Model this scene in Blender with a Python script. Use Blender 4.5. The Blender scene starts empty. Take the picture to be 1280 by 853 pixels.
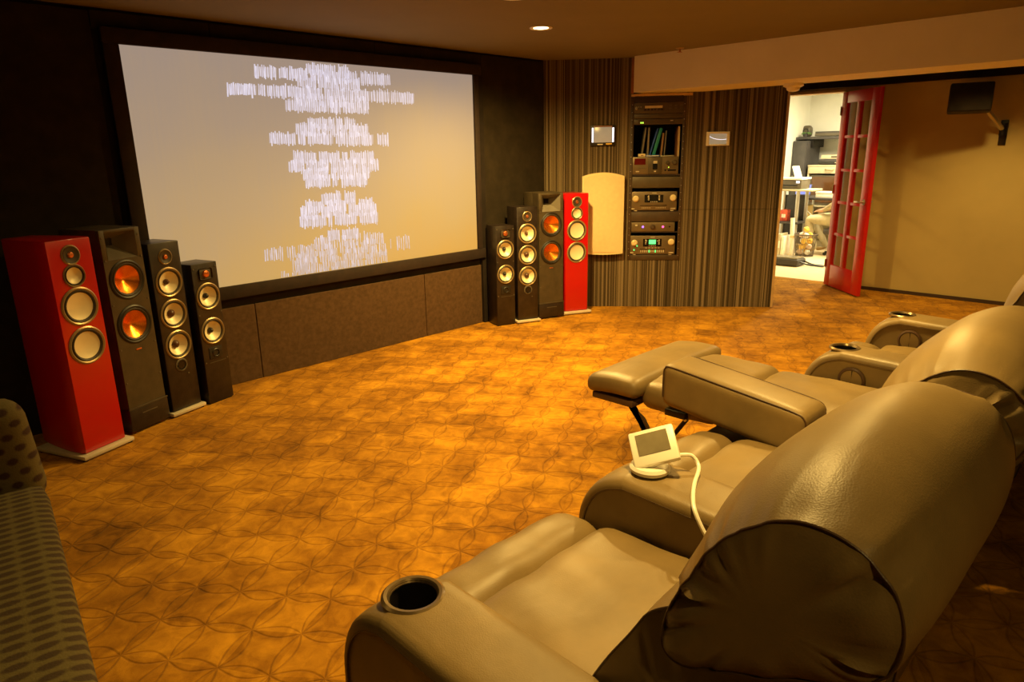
import bpy, bmesh, math, random
from mathutils import Vector, Matrix
PI = math.pi
random.seed(7)
scn = bpy.context.scene
COL = scn.collection

# ------------------------------------------------------------------ camera
F_PX, YAW, PITCH, ROLL, CAM_H = 856.1, 0.77837, 0.26977, -0.01816, 1.5
def cam_axes():
    f = Vector((math.cos(YAW)*math.cos(PITCH), math.sin(YAW)*math.cos(PITCH), -math.sin(PITCH)))
    r = Vector((math.sin(YAW), -math.cos(YAW), 0)); u = r.cross(f)
    c, s = math.cos(ROLL), math.sin(ROLL)
    return c*r + s*u, -s*r + c*u, f
CR, CU, CF = cam_axes()
cd = bpy.data.cameras.new('camera'); cam = bpy.data.objects.new('camera', cd); COL.objects.link(cam)
cd.sensor_width = 36.0; cd.lens = F_PX/1280*36.0; cd.clip_start = 0.02
cam.matrix_world = Matrix(((CR.x, CU.x, -CF.x, 0), (CR.y, CU.y, -CF.y, 0), (CR.z, CU.z, -CF.z, CAM_H), (0, 0, 0, 1)))
scn.camera = cam
def at(px, py, axis=2, v=0.0):
    """point where the photograph's pixel meets the plane axis = v"""
    d = CR*((px-640)/F_PX) + CU*(-(py-426.5)/F_PX) + CF
    o = Vector((0, 0, CAM_H)); t = (v-o[axis])/d[axis]
    return o + d*t

# ------------------------------------------------------------------ world, exposure, lamp settings
w = bpy.data.worlds.new('world'); scn.world = w; w.use_nodes = True
w.node_tree.nodes['Background'].inputs[0].default_value = (0.02, 0.013, 0.006, 1)
w.node_tree.nodes['Background'].inputs[1].default_value = 0.3
vs = scn.view_settings
vs.view_transform = 'Standard'; vs.look = 'None'; vs.gamma = 1.0; vs.use_curve_mapping = False
vs.exposure = 0.0
WARM = (1.0, 0.64, 0.17)
CEIL = 2.30
# recessed lamps of the theatre and one added fill lamp: x, y, watts, ceiling height, cone
DOWNLIGHTS = [(3.73, 3.35, 470, CEIL, 164), (1.66, 0.95, 225, CEIL, 108), (2.90, 2.80, 100, CEIL, 136),
              (3.75, 1.35, 260, CEIL, 164), (6.95, 3.45, 60, CEIL, 145), (6.85, 1.30, 130, CEIL, 125), (-0.35, 2.75, 20, CEIL, 150), (0.25, -0.75, 48, CEIL, 150)]  # the one over the chaise is unseen, added to brighten the red speaker

# ------------------------------------------------------------------ material helpers
MATS = {}
def new_mat(name):
    m = bpy.data.materials.new(name); m.use_nodes = True
    MATS[name] = m
    return m, m.node_tree, m.node_tree.nodes['Principled BSDF']
def N(nt, t, **k):
    n = nt.nodes.new(t)
    for a, b in k.items(): setattr(n, a, b)
    return n
def math_n(nt, op, a, b=None, c=None):
    n = nt.nodes.new('ShaderNodeMath'); n.operation = op
    for i, v in enumerate((a, b, c)):
        if v is None: continue
        if isinstance(v, (int, float)): n.inputs[i].default_value = v
        else: nt.links.new(v, n.inputs[i])
    return n.outputs[0]
def ramp(nt, fac, stops, interp='LINEAR'):
    n = nt.nodes.new('ShaderNodeValToRGB'); n.color_ramp.interpolation = interp
    el = n.color_ramp.elements
    while len(el) < len(stops): el.new(0.5)
    for e, (p, c) in zip(el, stops): e.position = p; e.color = (*c, 1)
    nt.links.new(fac, n.inputs[0]); return n.outputs[0]
def noise(nt, vec, scale, detail=3, rough=0.55, dist=0.0):
    n = nt.nodes.new('ShaderNodeTexNoise'); n.inputs['Scale'].default_value = scale
    n.inputs['Detail'].default_value = detail; n.inputs['Roughness'].default_value = rough
    n.inputs['Distortion'].default_value = dist
    if vec is not None: nt.links.new(vec, n.inputs['Vector'])
    return n.outputs[0]
def objco(nt): return nt.nodes.new('ShaderNodeTexCoord').outputs['Object']
def bump(nt, bsdf, h, strength, dist=0.01):
    b = nt.nodes.new('ShaderNodeBump'); b.inputs['Strength'].default_value = strength
    b.inputs['Distance'].default_value = dist
    nt.links.new(h, b.inputs['Height']); nt.links.new(b.outputs[0], bsdf.inputs['Normal'])
def mapping(nt, vec, scale=(1, 1, 1), rot=(0, 0, 0), loc=(0, 0, 0)):
    n = nt.nodes.new('ShaderNodeMapping'); n.inputs['Scale'].default_value = scale
    n.inputs['Rotation'].default_value = rot; n.inputs['Location'].default_value = loc
    nt.links.new(vec, n.inputs['Vector']); return n.outputs[0]
def plain(name, col, rough=0.5, metal=0.0, var=0.12, vscale=6.0, bmp=0.0, bscale=200.0, coat=0.0, spec=0.5, emit=None, estr=0.0):
    """principled material with procedural colour variation and fine relief"""
    m, nt, b = new_mat(name)
    co = objco(nt)
    n = noise(nt, co, vscale, 4)
    lo = tuple(max(0, c*(1-var)) for c in col); hi = tuple(min(1, c*(1+var)) for c in col)
    nt.links.new(ramp(nt, n, [(0.3, lo), (0.7, hi)]), b.inputs['Base Color'])
    b.inputs['Roughness'].default_value = rough; b.inputs['Metallic'].default_value = metal
    b.inputs['Coat Weight'].default_value = coat; b.inputs['Coat Roughness'].default_value = 0.08
    b.inputs['Specular IOR Level'].default_value = spec
    if bmp: bump(nt, b, noise(nt, co, bscale, 3), bmp, 0.004)
    if emit:
        b.inputs['Emission Color'].default_value = (*emit, 1); b.inputs['Emission Strength'].default_value = estr
    return m

# carpet: leaf lattice cut into a golden pile
def carpet_mat():
    m, nt, b = new_mat('carpet'); co = objco(nt)
    wob = N(nt, 'ShaderNodeTexNoise'); wob.inputs['Scale'].default_value = 3.5; wob.inputs['Detail'].default_value = 1
    nt.links.new(co, wob.inputs['Vector'])
    mix = N(nt, 'ShaderNodeVectorMath', operation='MULTIPLY_ADD'); nt.links.new(wob.outputs['Color'], mix.inputs[0])
    mix.inputs[1].default_value = (0.05, 0.05, 0); nt.links.new(co, mix.inputs[2])
    mp = mapping(nt, mix.outputs[0], rot=(0, 0, math.radians(-32)), scale=(1/0.185, 1/0.165, 1))
    s = N(nt, 'ShaderNodeSeparateXYZ'); nt.links.new(mp, s.inputs[0])
    u, v = s.outputs[0], s.outputs[1]
    def edge(a, bb):
        fr = math_n(nt, 'ABSOLUTE', math_n(nt, 'SUBTRACT', a, math_n(nt, 'ROUND', a)))
        sn = math_n(nt, 'ABSOLUTE', math_n(nt, 'SINE', math_n(nt, 'MULTIPLY', bb, PI)))
        return fr, math_n(nt, 'MULTIPLY', sn, 0.145)
    masks = []; inside = []
    for a, bb in ((u, v), (v, u)):
        fr, wd = edge(a, bb)
        d = math_n(nt, 'ABSOLUTE', math_n(nt, 'SUBTRACT', fr, wd))
        masks.append(math_n(nt, 'SMOOTH_MIN', math_n(nt, 'DIVIDE', d, 0.035), 1.0, 0.05))
        inside.append(math_n(nt, 'LESS_THAN', fr, wd))
    line = math_n(nt, 'MINIMUM', masks[0], masks[1])               # 0 on a line, 1 away
    leaf = math_n(nt, 'MAXIMUM', inside[0], inside[1])
    fl = N(nt, 'ShaderNodeVectorMath', operation='FLOOR'); nt.links.new(mp, fl.inputs[0])
    wn = N(nt, 'ShaderNodeTexWhiteNoise', noise_dimensions='2D'); nt.links.new(fl.outputs[0], wn.inputs['Vector'])
    nap = noise(nt, co, 2.6, 3, 0.6, 0.6)
    nap2 = noise(nt, co, 15, 4, 0.6, 0.8)
    pile = noise(nt, co, 420, 2)
    f = math_n(nt, 'ADD', math_n(nt, 'MULTIPLY', nap, 0.55), math_n(nt, 'MULTIPLY', nap2, 0.45))
    f = math_n(nt, 'ADD', f, math_n(nt, 'MULTIPLY', math_n(nt, 'SUBTRACT', wn.outputs[0], 0.5), 0.12))
    f = math_n(nt, 'ADD', f, math_n(nt, 'MULTIPLY', math_n(nt, 'SUBTRACT', pile, 0.5), 0.30))
    f = math_n(nt, 'SUBTRACT', f, math_n(nt, 'MULTIPLY', leaf, 0.02))
    f = math_n(nt, 'SUBTRACT', f, math_n(nt, 'MULTIPLY', math_n(nt, 'SUBTRACT', 1.0, line), 0.10))
    nt.links.new(ramp(nt, f, [(0.25, (0.10, 0.036, 0.002)), (0.46, (0.30, 0.125, 0.006)), (0.68, (0.58, 0.275, 0.014))]), b.inputs['Base Color'])
    b.inputs['Roughness'].default_value = 0.95; b.inputs['Specular IOR Level'].default_value = 0.12
    b.inputs['Sheen Weight'].default_value = 0.15; b.inputs['Sheen Tint'].default_value = (1, 0.7, 0.3, 1)
    h = math_n(nt, 'ADD', math_n(nt, 'MULTIPLY', line, 1.0), math_n(nt, 'MULTIPLY', pile, 0.45))
    h = math_n(nt, 'SUBTRACT', h, math_n(nt, 'MULTIPLY', leaf, 0.25))
    bump(nt, b, h, 0.4, 0.007)
    return m
carpet_mat()

# ribbed striped cloth of the angled wall
def stripe_mat():
    m, nt, b = new_mat('striped_cloth'); co = objco(nt)
    s = N(nt, 'ShaderNodeSeparateXYZ'); nt.links.new(co, s.inputs[0])
    x = s.outputs[0]
    cells = math_n(nt, 'FLOOR', math_n(nt, 'DIVIDE', x, 0.0098))
    wn = N(nt, 'ShaderNodeTexWhiteNoise', noise_dimensions='1D'); nt.links.new(cells, wn.inputs['W'])
    broad = noise(nt, mapping(nt, co, scale=(9, 0, 0)), 1.0, 2)
    fib = noise(nt, mapping(nt, co, scale=(60, 60, 260)), 1.0, 3)
    f = math_n(nt, 'ADD', math_n(nt, 'MULTIPLY', wn.outputs[0], 0.75), math_n(nt, 'MULTIPLY', broad, 0.25))
    f = math_n(nt, 'ADD', f, math_n(nt, 'MULTIPLY', math_n(nt, 'SUBTRACT', fib, 0.5), 0.35))
    nt.links.new(ramp(nt, f, [(0.08, (0.036, 0.024, 0.013)), (0.5, (0.125, 0.088, 0.044)), (0.9, (0.27, 0.205, 0.12))]), b.inputs['Base Color'])
    fr = math_n(nt, 'FRACT', math_n(nt, 'DIVIDE', x, 0.0098))
    rib = math_n(nt, 'SINE', math_n(nt, 'MULTIPLY', fr, PI))
    b.inputs['Roughness'].default_value = 0.9; b.inputs['Specular IOR Level'].default_value = 0.2
    bump(nt, b, math_n(nt, 'ADD', rib, math_n(nt, 'MULTIPLY', fib, 0.4)), 0.5, 0.006)
stripe_mat()

def leather_mat(name, col):
    m, nt, b = new_mat(name); co = objco(nt)
    n = noise(nt, co, 4.5, 4, 0.6)
    lo = tuple(c*0.82 for c in col); hi = tuple(c*1.15 for c in col)
    nt.links.new(ramp(nt, n, [(0.3, lo), (0.7, hi)]), b.inputs['Base Color'])
    b.inputs['Roughness'].default_value = 0.44; b.inputs['Specular IOR Level'].default_value = 0.42
    vo = N(nt, 'ShaderNodeTexVoronoi'); vo.inputs['Scale'].default_value = 330; nt.links.new(co, vo.inputs['Vector'])
    wr = noise(nt, mapping(nt, co, scale=(4, 9, 5)), 1.0, 2, 0.5, 0.8)
    h = math_n(nt, 'ADD', math_n(nt, 'MULTIPLY', vo.outputs['Distance'], 0.075), math_n(nt, 'MULTIPLY', wr, 1.0))
    bump(nt, b, h, 0.26, 0.010)
leather_mat('leather', (0.200, 0.136, 0.054))
leather_mat('leather_dark', (0.070, 0.036, 0.017))

def dot_mat(name, ax, pu, pv, rad, base, dark, stagger=True, dash=1.0):
    """cloth with a print of dark dots; ax = the two object axes of the print"""
    m, nt, b = new_mat(name); co = objco(nt)
    s = N(nt, 'ShaderNodeSeparateXYZ'); nt.links.new(co, s.inputs[0])
    u = math_n(nt, 'DIVIDE', s.outputs[ax[0]], pu); v = math_n(nt, 'DIVIDE', s.outputs[ax[1]], pv)
    if stagger:
        odd = math_n(nt, 'MULTIPLY', math_n(nt, 'MODULO', math_n(nt, 'ABSOLUTE', math_n(nt, 'FLOOR', v)), 2.0), 0.5)
        u = math_n(nt, 'ADD', u, odd)
    fu = math_n(nt, 'MULTIPLY', math_n(nt, 'SUBTRACT', math_n(nt, 'FRACT', u), 0.5), 1.0/dash)
    fv = math_n(nt, 'SUBTRACT', math_n(nt, 'FRACT', v), 0.5)
    d = math_n(nt, 'SQRT', math_n(nt, 'ADD', math_n(nt, 'MULTIPLY', fu, fu), math_n(nt, 'MULTIPLY', fv, fv)))
    nz = noise(nt, co, 160, 3)
    d = math_n(nt, 'ADD', d, math_n(nt, 'MULTIPLY', math_n(nt, 'SUBTRACT', nz, 0.5), 0.12))
    nt.links.new(ramp(nt, d, [(rad-0.06, dark), (rad+0.08, base)]), b.inputs['Base Color'])
    b.inputs['Roughness'].default_value = 0.9
    bump(nt, b, math_n(nt, 'ADD', nz, math_n(nt, 'MULTIPLY', d, 0.5)), 0.4, 0.004)
OLIVE = (0.115, 0.088, 0.026)
dot_mat('dotted_cloth', (0, 2), 0.062, 0.045, 0.27, OLIVE, (0.035, 0.012, 0.006))
dot_mat('woven_cloth', (0, 1), 0.062, 0.042, 0.30, OLIVE, (0.045, 0.025, 0.008), False, 1.5)

def red_mat():
    m = plain('red_lacquer', (0.55, 0.006, 0.008), 0.28, 0, 0.08, 3, coat=0.5)
red_mat()
plain('door_red', (0.60, 0.012, 0.010), 0.38, 0, 0.1, 5, coat=0.2)
plain('black_oak', (0.018, 0.011, 0.008), 0.42, 0, 0.5, 20, 0.15, 90, coat=0.15)
plain('dark_ash', (0.060, 0.043, 0.022), 0.5, 0, 0.25, 14, 0.12, 120)
plain('black_plastic', (0.014, 0.012, 0.010), 0.45, 0, 0.3, 12)
plain('grey_plastic', (0.10, 0.082, 0.055), 0.45, 0, 0.15, 12, 0.05)
plain('horn_grey', (0.16, 0.14, 0.11), 0.42, 0, 0.1, 12)
plain('rubber', (0.045, 0.034, 0.02), 0.55, 0, 0.2, 30)
plain('ivory_cone', (0.88, 0.79, 0.55), 0.42, 0.15, 0.06, 10)
plain('copper_cone', (0.95, 0.30, 0.03), 0.27, 0.9, 0.1, 8)
plain('copper_dome', (0.70, 0.22, 0.08), 0.3, 0.8, 0.1, 8)
plain('cap_brown', (0.09, 0.035, 0.015), 0.4, 0, 0.2, 12)
plain('brass_ring', (0.42, 0.32, 0.17), 0.35, 0.6, 0.1, 10)
plain('silver', (0.62, 0.58, 0.50), 0.28, 0.9, 0.08, 10)
plain('pale_plinth', (0.62, 0.55, 0.42), 0.4, 0.1, 0.1, 10)
plain('black_metal', (0.016, 0.013, 0.011), 0.4, 0.4, 0.3, 12)
plain('wall_black', (0.017, 0.012, 0.009), 0.85, 0, 0.3, 8, 0.2, 300, spec=0.2)
plain('screen_wall_cloth', (0.024, 0.017, 0.009), 0.9, 0, 0.25, 10, 0.3, 350, spec=0.2)
plain('brown_panel', (0.088, 0.050, 0.024), 0.9, 0, 0.2, 40, 0.35, 320, spec=0.2)
plain('frame_velvet', (0.018, 0.008, 0.005), 0.8, 0, 0.35, 18, 0.3, 260)
plain('beige_wall', (0.50, 0.39, 0.16), 0.85, 0, 0.05, 3, 0.08, 160)
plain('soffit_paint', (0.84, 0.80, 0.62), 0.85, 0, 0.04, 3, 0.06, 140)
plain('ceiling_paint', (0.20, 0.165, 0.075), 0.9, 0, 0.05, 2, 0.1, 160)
plain('office_wall', (0.80, 0.80, 0.74), 0.85, 0, 0.04, 3)
plain('office_floor', (0.72, 0.58, 0.36), 0.8, 0, 0.07, 8, 0.1, 120)
plain('pale_wood', (0.62, 0.43, 0.21), 0.5, 0, 0.15, 12, 0.1, 90)
plain('rust_wood', (0.34, 0.13, 0.04), 0.6, 0, 0.2, 12)
plain('dark_skirting', (0.045, 0.022, 0.010), 0.6, 0, 0.2, 10)
plain('cream_cloth', (0.80, 0.62, 0.34), 0.85, 0, 0.04, 30, 0.15, 400)
plain('cream_frame', (0.86, 0.68, 0.38), 0.6, 0, 0.04, 10)
plain('white_plastic', (0.86, 0.83, 0.74), 0.35, 0, 0.03, 10)
plain('lcd_grey', (0.20, 0.17, 0.11), 0.25, 0, 0.25, 9)
plain('lcd_lit', (0.20, 0.17, 0.11), 0.25, 0, 0.25, 9, emit=(0.42, 0.33, 0.20), estr=0.55)
plain('rim_dark', (0.30, 0.22, 0.12), 0.3, 0.8, 0.1, 10)
plain('credit_haze', (0.1, 0.09, 0.08), 0.8, emit=(0.60, 0.49, 0.46), estr=0.82)
plain('panel_olive', (0.085, 0.062, 0.032), 0.45, 0.2, 0.15, 14)
plain('panel_brown', (0.060, 0.036, 0.018), 0.5, 0.1, 0.2, 14)
plain('rack_dark', (0.022, 0.010, 0.006), 0.6, 0, 0.3, 10)
plain('amp_face', (0.16, 0.115, 0.062), 0.4, 0.35, 0.1, 14)
plain('knob_cream', (0.85, 0.72, 0.42), 0.3, 0.3, 0.05, 10)
plain('mark_pale', (0.55, 0.48, 0.34), 0.5)
plain('display_black', (0.006, 0.006, 0.007), 0.2)
plain('display_red', (0.10, 0.006, 0.004), 0.2)
plain('led_green', (0.1, 0.8, 0.2), 0.4, emit=(0.08, 1.0, 0.22), estr=1.6)
plain('led_lime', (0.5, 0.8, 0.1), 0.4, emit=(0.45, 1.0, 0.08), estr=1.2)
plain('led_violet', (0.3, 0.2, 0.9), 0.4, emit=(0.26, 0.12, 1.0), estr=2.0)
plain('led_pink', (0.9, 0.1, 0.4), 0.4, emit=(1.0, 0.08, 0.32), estr=2.2)
plain('led_white', (0.8, 0.8, 0.9), 0.4, emit=(0.85, 0.85, 1.0), estr=1.5)
plain('lamp_glow', (1, 0.9, 0.7), 0.4, emit=(1.0, 0.80, 0.36), estr=7.0)
plain('office_tube', (1, 1, 1), 0.4, emit=(1.0, 0.93, 0.78), estr=4.0)
plain('blue_cover', (0.03, 0.10, 0.50), 0.4)
plain('teal_cover', (0.02, 0.27, 0.24), 0.4)
plain('grey_cover', (0.22, 0.19, 0.14), 0.5)
plain('tan_cover', (0.30, 0.16, 0.07), 0.5)
plain('paper', (0.82, 0.76, 0.62), 0.8, 0, 0.06, 20)
plain('paper_gold', (0.85, 0.52, 0.08), 0.7, 0, 0.2, 9)
plain('paper_pink', (0.90, 0.62, 0.48), 0.7, 0, 0.2, 9)
plain('cardboard', (0.74, 0.56, 0.24), 0.8, 0, 0.08, 12)
plain('desk_dark', (0.05, 0.045, 0.045), 0.5, 0, 0.2, 9)
plain('desk_beige', (0.56, 0.49, 0.32), 0.55, 0, 0.08, 9)
plain('tv_screen', (0.095, 0.042, 0.014), 0.12, 0, 0.1, 6)
plain('steel', (0.50, 0.48, 0.44), 0.32, 0.8, 0.1, 10)
plain('wire', (0.16, 0.13, 0.10), 0.5, 0.4)
plain('laptop_blue', (0.12, 0.16, 0.62), 0.3, emit=(0.10, 0.14, 0.75), estr=0.4)
plain('khaki', (0.50, 0.43, 0.27), 0.85, 0, 0.15, 14, 0.4, 60)
plain('tan_shirt', (0.42, 0.34, 0.20), 0.85, 0, 0.12, 14, 0.3, 60)
plain('skin', (0.55, 0.31, 0.20), 0.55, 0, 0.08, 12)
plain('hair', (0.03, 0.018, 0.010), 0.6, 0, 0.3, 60)
plain('shoe_tan', (0.55, 0.36, 0.15), 0.6, 0, 0.1, 14)
plain('red_print', (0.72, 0.10, 0.05), 0.5, 0, 0.5, 25)
plain('green_leaf', (0.12, 0.24, 0.07), 0.6)

def glass_mat():
    m = bpy.data.materials.new('door_glass'); m.use_nodes = True; nt = m.node_tree
    for n in list(nt.nodes): nt.nodes.remove(n)
    o = N(nt, 'ShaderNodeOutputMaterial'); mx = N(nt, 'ShaderNodeMixShader')
    tr = N(nt, 'ShaderNodeBsdfTransparent'); tr.inputs[0].default_value = (0.95, 0.92, 0.84, 1)
    gl = N(nt, 'ShaderNodeBsdfGlossy'); gl.inputs['Roughness'].default_value = 0.05
    mx.inputs[0].default_value = 0.05
    nt.links.new(tr.outputs[0], mx.inputs[1])
    nt.links.new(gl.outputs[0], mx.inputs[2]); nt.links.new(mx.outputs[0], o.inputs[0])
    MATS['door_glass'] = m
glass_mat()

def screen_mat():
    """the projected picture: pale mauve-grey running into gold low on the right"""
    m, nt, b = new_mat('screen_picture'); co = objco(nt)
    s = N(nt, 'ShaderNodeSeparateXYZ'); nt.links.new(co, s.inputs[0])
    u = math_n(nt, 'DIVIDE', s.outputs[0], 2.66); v = math_n(nt, 'DIVIDE', s.outputs[2], 1.43)   # 0..1
    streak = noise(nt, mapping(nt, co, scale=(55, 0, 1.2)), 1.0, 2)
    cloud = noise(nt, co, 1.6, 2)
    low = math_n(nt, 'SUBTRACT', 1.0, v)
    f = math_n(nt, 'ADD', math_n(nt, 'MULTIPLY', low, 0.62), math_n(nt, 'MULTIPLY', math_n(nt, 'MULTIPLY', u, low), 0.42))
    f = math_n(nt, 'ADD', f, math_n(nt, 'MULTIPLY', math_n(nt, 'SUBTRACT', cloud, 0.5), 0.35))
    f = math_n(nt, 'ADD', f, math_n(nt, 'MULTIPLY', math_n(nt, 'SUBTRACT', streak, 0.5), 0.12))
    c = ramp(nt, f, [(0.02, (0.42, 0.32, 0.25)), (0.4, (0.54, 0.37, 0.20)), (0.75, (0.64, 0.39, 0.13)), (1.0, (0.72, 0.37, 0.07))])
    b.inputs['Base Color'].default_value = (0.10, 0.085, 0.06, 1); b.inputs['Roughness'].default_value = 0.8
    nt.links.new(c, b.inputs['Emission Color']); b.inputs['Emission Strength'].default_value = 0.80
screen_mat()
def credits_mat():
    m, nt, b = new_mat('screen_credits'); co = objco(nt)
    n = noise(nt, mapping(nt, co, scale=(90, 1, 14)), 1.0, 2)
    s = N(nt, 'ShaderNodeSeparateXYZ'); nt.links.new(co, s.inputs[0])
    low = math_n(nt, 'MULTIPLY', math_n(nt, 'SUBTRACT', 0.42, s.outputs[2]), 0.7)
    f = math_n(nt, 'SUBTRACT', n, math_n(nt, 'MAXIMUM', low, 0.0))
    c = ramp(nt, f, [(0.2, (0.52, 0.42, 0.40)), (0.45, (0.70, 0.64, 0.76)), (0.75, (0.95, 0.88, 1.0))])
    b.inputs['Base Color'].default_value = (0.1, 0.1, 0.1, 1)
    nt.links.new(c, b.inputs['Emission Color']); b.inputs['Emission Strength'].default_value = 0.95
credits_mat()

# ------------------------------------------------------------------ geometry helpers
def link(o, parent=None):
    COL.objects.link(o)
    if parent is not None: o.parent = parent
    return o
def mesh_obj(name, bm, mat, parent=None, smooth=35, loc=None, rotz=None):
    bmesh.ops.recalc_face_normals(bm, faces=bm.faces[:])
    me = bpy.data.meshes.new(name); bm.to_mesh(me); bm.free()
    mats = mat if isinstance(mat, (list, tuple)) else [mat]
    for k in mats: me.materials.append(MATS[k])
    if smooth:
        me.shade_smooth(); me.set_sharp_from_angle(angle=math.radians(smooth))
    o = bpy.data.objects.new(name, me); link(o, parent)
    if loc is not None: o.location = loc
    if rotz is not None: o.rotation_euler.z = rotz
    return o
def tag(o, label, cat=None, group=None, kind=None):
    o['label'] = label
    if cat: o['category'] = cat
    if group: o['group'] = group
    if kind: o['kind'] = kind
    return o
def empty(name, loc=(0, 0, 0), rotz=0.0):
    o = bpy.data.objects.new(name, None); o.empty_display_size = 0.1; link(o)
    o.location = loc; o.rotation_euler.z = rotz; return o
def BM(): return bmesh.new()
def box(bm, x0, x1, y0, y1, z0, z1, bev=0.0, seg=2, mi=0):
    vs_ = [bm.verts.new((x, y, z)) for z in (z0, z1) for y in (y0, y1) for x in (x0, x1)]
    fs = []
    for q in ((0, 2, 3, 1), (4, 5, 7, 6), (0, 1, 5, 4), (2, 6, 7, 3), (0, 4, 6, 2), (1, 3, 7, 5)):
        f = bm.faces.new([vs_[i] for i in q]); f.material_index = mi; fs.append(f)
    if bev > 0:
        es = list({e for f in fs for e in f.edges})
        r = bmesh.ops.bevel(bm, geom=es, offset=bev, segments=seg, affect='EDGES', profile=0.5, material=-1)
        for f in r['faces']: f.material_index = mi
    return bm
def boxo(name, mat, dims, parent=None, bev=0.004, **k):
    bm = BM(); box(bm, *dims, bev=bev); return mesh_obj(name, bm, mat, parent, **k)
def basis(d):
    d = Vector(d).normalized(); up = Vector((0, 0, 1)) if abs(d.z) < 0.95 else Vector((1, 0, 0))
    a = d.cross(up).normalized(); return a, a.cross(d).normalized(), d
def lathe(bm, prof, o, axis, n=28, mi=0, close=True):
    """profile = [(radius, height along axis)]"""
    a, b_, d = basis(axis); o = Vector(o); rings = []
    for r, h in prof:
        if r <= 1e-6: rings.append([bm.verts.new(o+d*h)])
        else: rings.append([bm.verts.new(o + d*h + a*(r*math.cos(2*PI*i/n)) + b_*(r*math.sin(2*PI*i/n))) for i in range(n)])
    for A, B_ in zip(rings, rings[1:]):
        for i in range(n):
            j = (i+1) % n
            if len(A) == 1 and len(B_) == 1: continue
            if len(A) == 1: f = bm.faces.new((A[0], B_[i], B_[j]))
            elif len(B_) == 1: f = bm.faces.new((A[i], B_[0], A[j]))
            else: f = bm.faces.new((A[i], B_[i], B_[j], A[j]))
            f.material_index = mi
    return bm
def cyl(bm, p0, p1, r, r1=None, n=16, mi=0):
    p0, p1 = Vector(p0), Vector(p1); L = (p1-p0).length; r1 = r if r1 is None else r1
    return lathe(bm, [(0, 0), (r, 0), (r1, L), (0, L)], p0, p1-p0, n, mi)
def tube(bm, pts, r, n=8, closed=False, mi=0):
    pts = [Vector(p) for p in pts]; m = len(pts); rings = []
    prev = None
    for i, p in enumerate(pts):
        if closed: t = pts[(i+1) % m]-pts[i-1]
        else: t = pts[min(i+1, m-1)]-pts[max(i-1, 0)]
        t.normalize()
        if prev is None: a = t.orthogonal().normalized()
        else:
            a = prev - t*prev.dot(t)
            a = a.normalized() if a.length > 1e-6 else t.orthogonal().normalized()
        prev = a; b_ = t.cross(a)
        rings.append([bm.verts.new(p + a*(r*math.cos(2*PI*k/n)) + b_*(r*math.sin(2*PI*k/n))) for k in range(n)])
    pr = list(zip(rings, rings[1:])) + ([(rings[-1], rings[0])] if closed else [])
    for A, B_ in pr:
        for k in range(n):
            f = bm.faces.new((A[k], A[(k+1) % n], B_[(k+1) % n], B_[k])); f.material_index = mi
    if not closed:
        bm.faces.new(rings[0][::-1]).material_index = mi; bm.faces.new(rings[-1]).material_index = mi
    return bm
def catmull(pts, sub=6, closed=False):
    P = [Vector(p) for p in pts]; n = len(P); out = []
    rng = range(n) if closed else range(n-1)
    for i in rng:
        if closed: a, b_, c, d = P[i-1], P[i], P[(i+1) % n], P[(i+2) % n]
        else: a, b_, c, d = P[max(i-1, 0)], P[i], P[i+1], P[min(i+2, n-1)]
        for k in range(sub):
            t = k/sub
            out.append(0.5*((2*b_) + (c-a)*t + (2*a-5*b_+4*c-d)*t*t + (3*b_-a-3*c+d)*t**3))
    if not closed: out.append(P[-1])
    return out
def prism(bm, poly, fn, d0, d1, bev=0.0, mi=0):
    """polygon (u, v) between depths d0 and d1; fn(u, v, d) gives the point"""
    A = [bm.verts.new(fn(u, v, d0)) for u, v in poly]; B_ = [bm.verts.new(fn(u, v, d1)) for u, v in poly]
    fs = [bm.faces.new(A[::-1]), bm.faces.new(B_)]
    n = len(poly)
    for i in range(n): fs.append(bm.faces.new((A[i], A[(i+1) % n], B_[(i+1) % n], B_[i])))
    for f in fs: f.material_index = mi
    if bev > 0:
        es = list(set(fs[0].edges) | set(fs[1].edges))
        bmesh.ops.bevel(bm, geom=es, offset=bev, segments=2, affect='EDGES', profile=0.5)
    return bm
def rbox(bm, x0, x1, y0, y1, z0, z1, r, crown=0.0, n=12, fn=None, mi=0):
    """soft rounded cushion, top crowned; fn(v) displaces every vertex"""
    c = Vector(((x0+x1)/2, (y0+y1)/2, (z0+z1)/2)); h = Vector(((x1-x0)/2, (y1-y0)/2, (z1-z0)/2))
    r = min(r, h.x, h.y, h.z)
    pts = {}
    def V_(i, j, k):
        key = (i, j, k)
        if key not in pts:
            q = Vector([math.sin((t/n-0.5)*PI)*0.35 + (2*t/n-1)*0.65 for t in key])
            p = Vector((q.x*h.x, q.y*h.y, q.z*h.z))
            inner = Vector([max(-(h[a]-r), min(h[a]-r, p[a])) for a in range(3)])
            o = p-inner
            if o.length > 1e-9: p = inner + o.normalized()*r
            p.z += crown*(1-q.x*q.x)*(1-q.y*q.y)*(1 if p.z > 0 else 0)*max(0, q.z)
            p += c
            if fn: p = fn(p)
            pts[key] = bm.verts.new(p)
        return pts[key]
    for a in range(n):
        for b_ in range(n):
            for quad in (((a, b_, 0), (a, b_+1, 0), (a+1, b_+1, 0), (a+1, b_, 0)), ((a, b_, n), (a+1, b_, n), (a+1, b_+1, n), (a, b_+1, n)),
                         ((a, 0, b_), (a+1, 0, b_), (a+1, 0, b_+1), (a, 0, b_+1)), ((a, n, b_), (a, n, b_+1), (a+1, n, b_+1), (a+1, n, b_)),
                         ((0, a, b_), (0, a, b_+1), (0, a+1, b_+1), (0, a+1, b_)), ((n, a, b_), (n, a+1, b_), (n, a+1, b_+1), (n, a, b_+1))):
                bm.faces.new([V_(*q) for q in quad]).material_index = mi
    return bm

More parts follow.
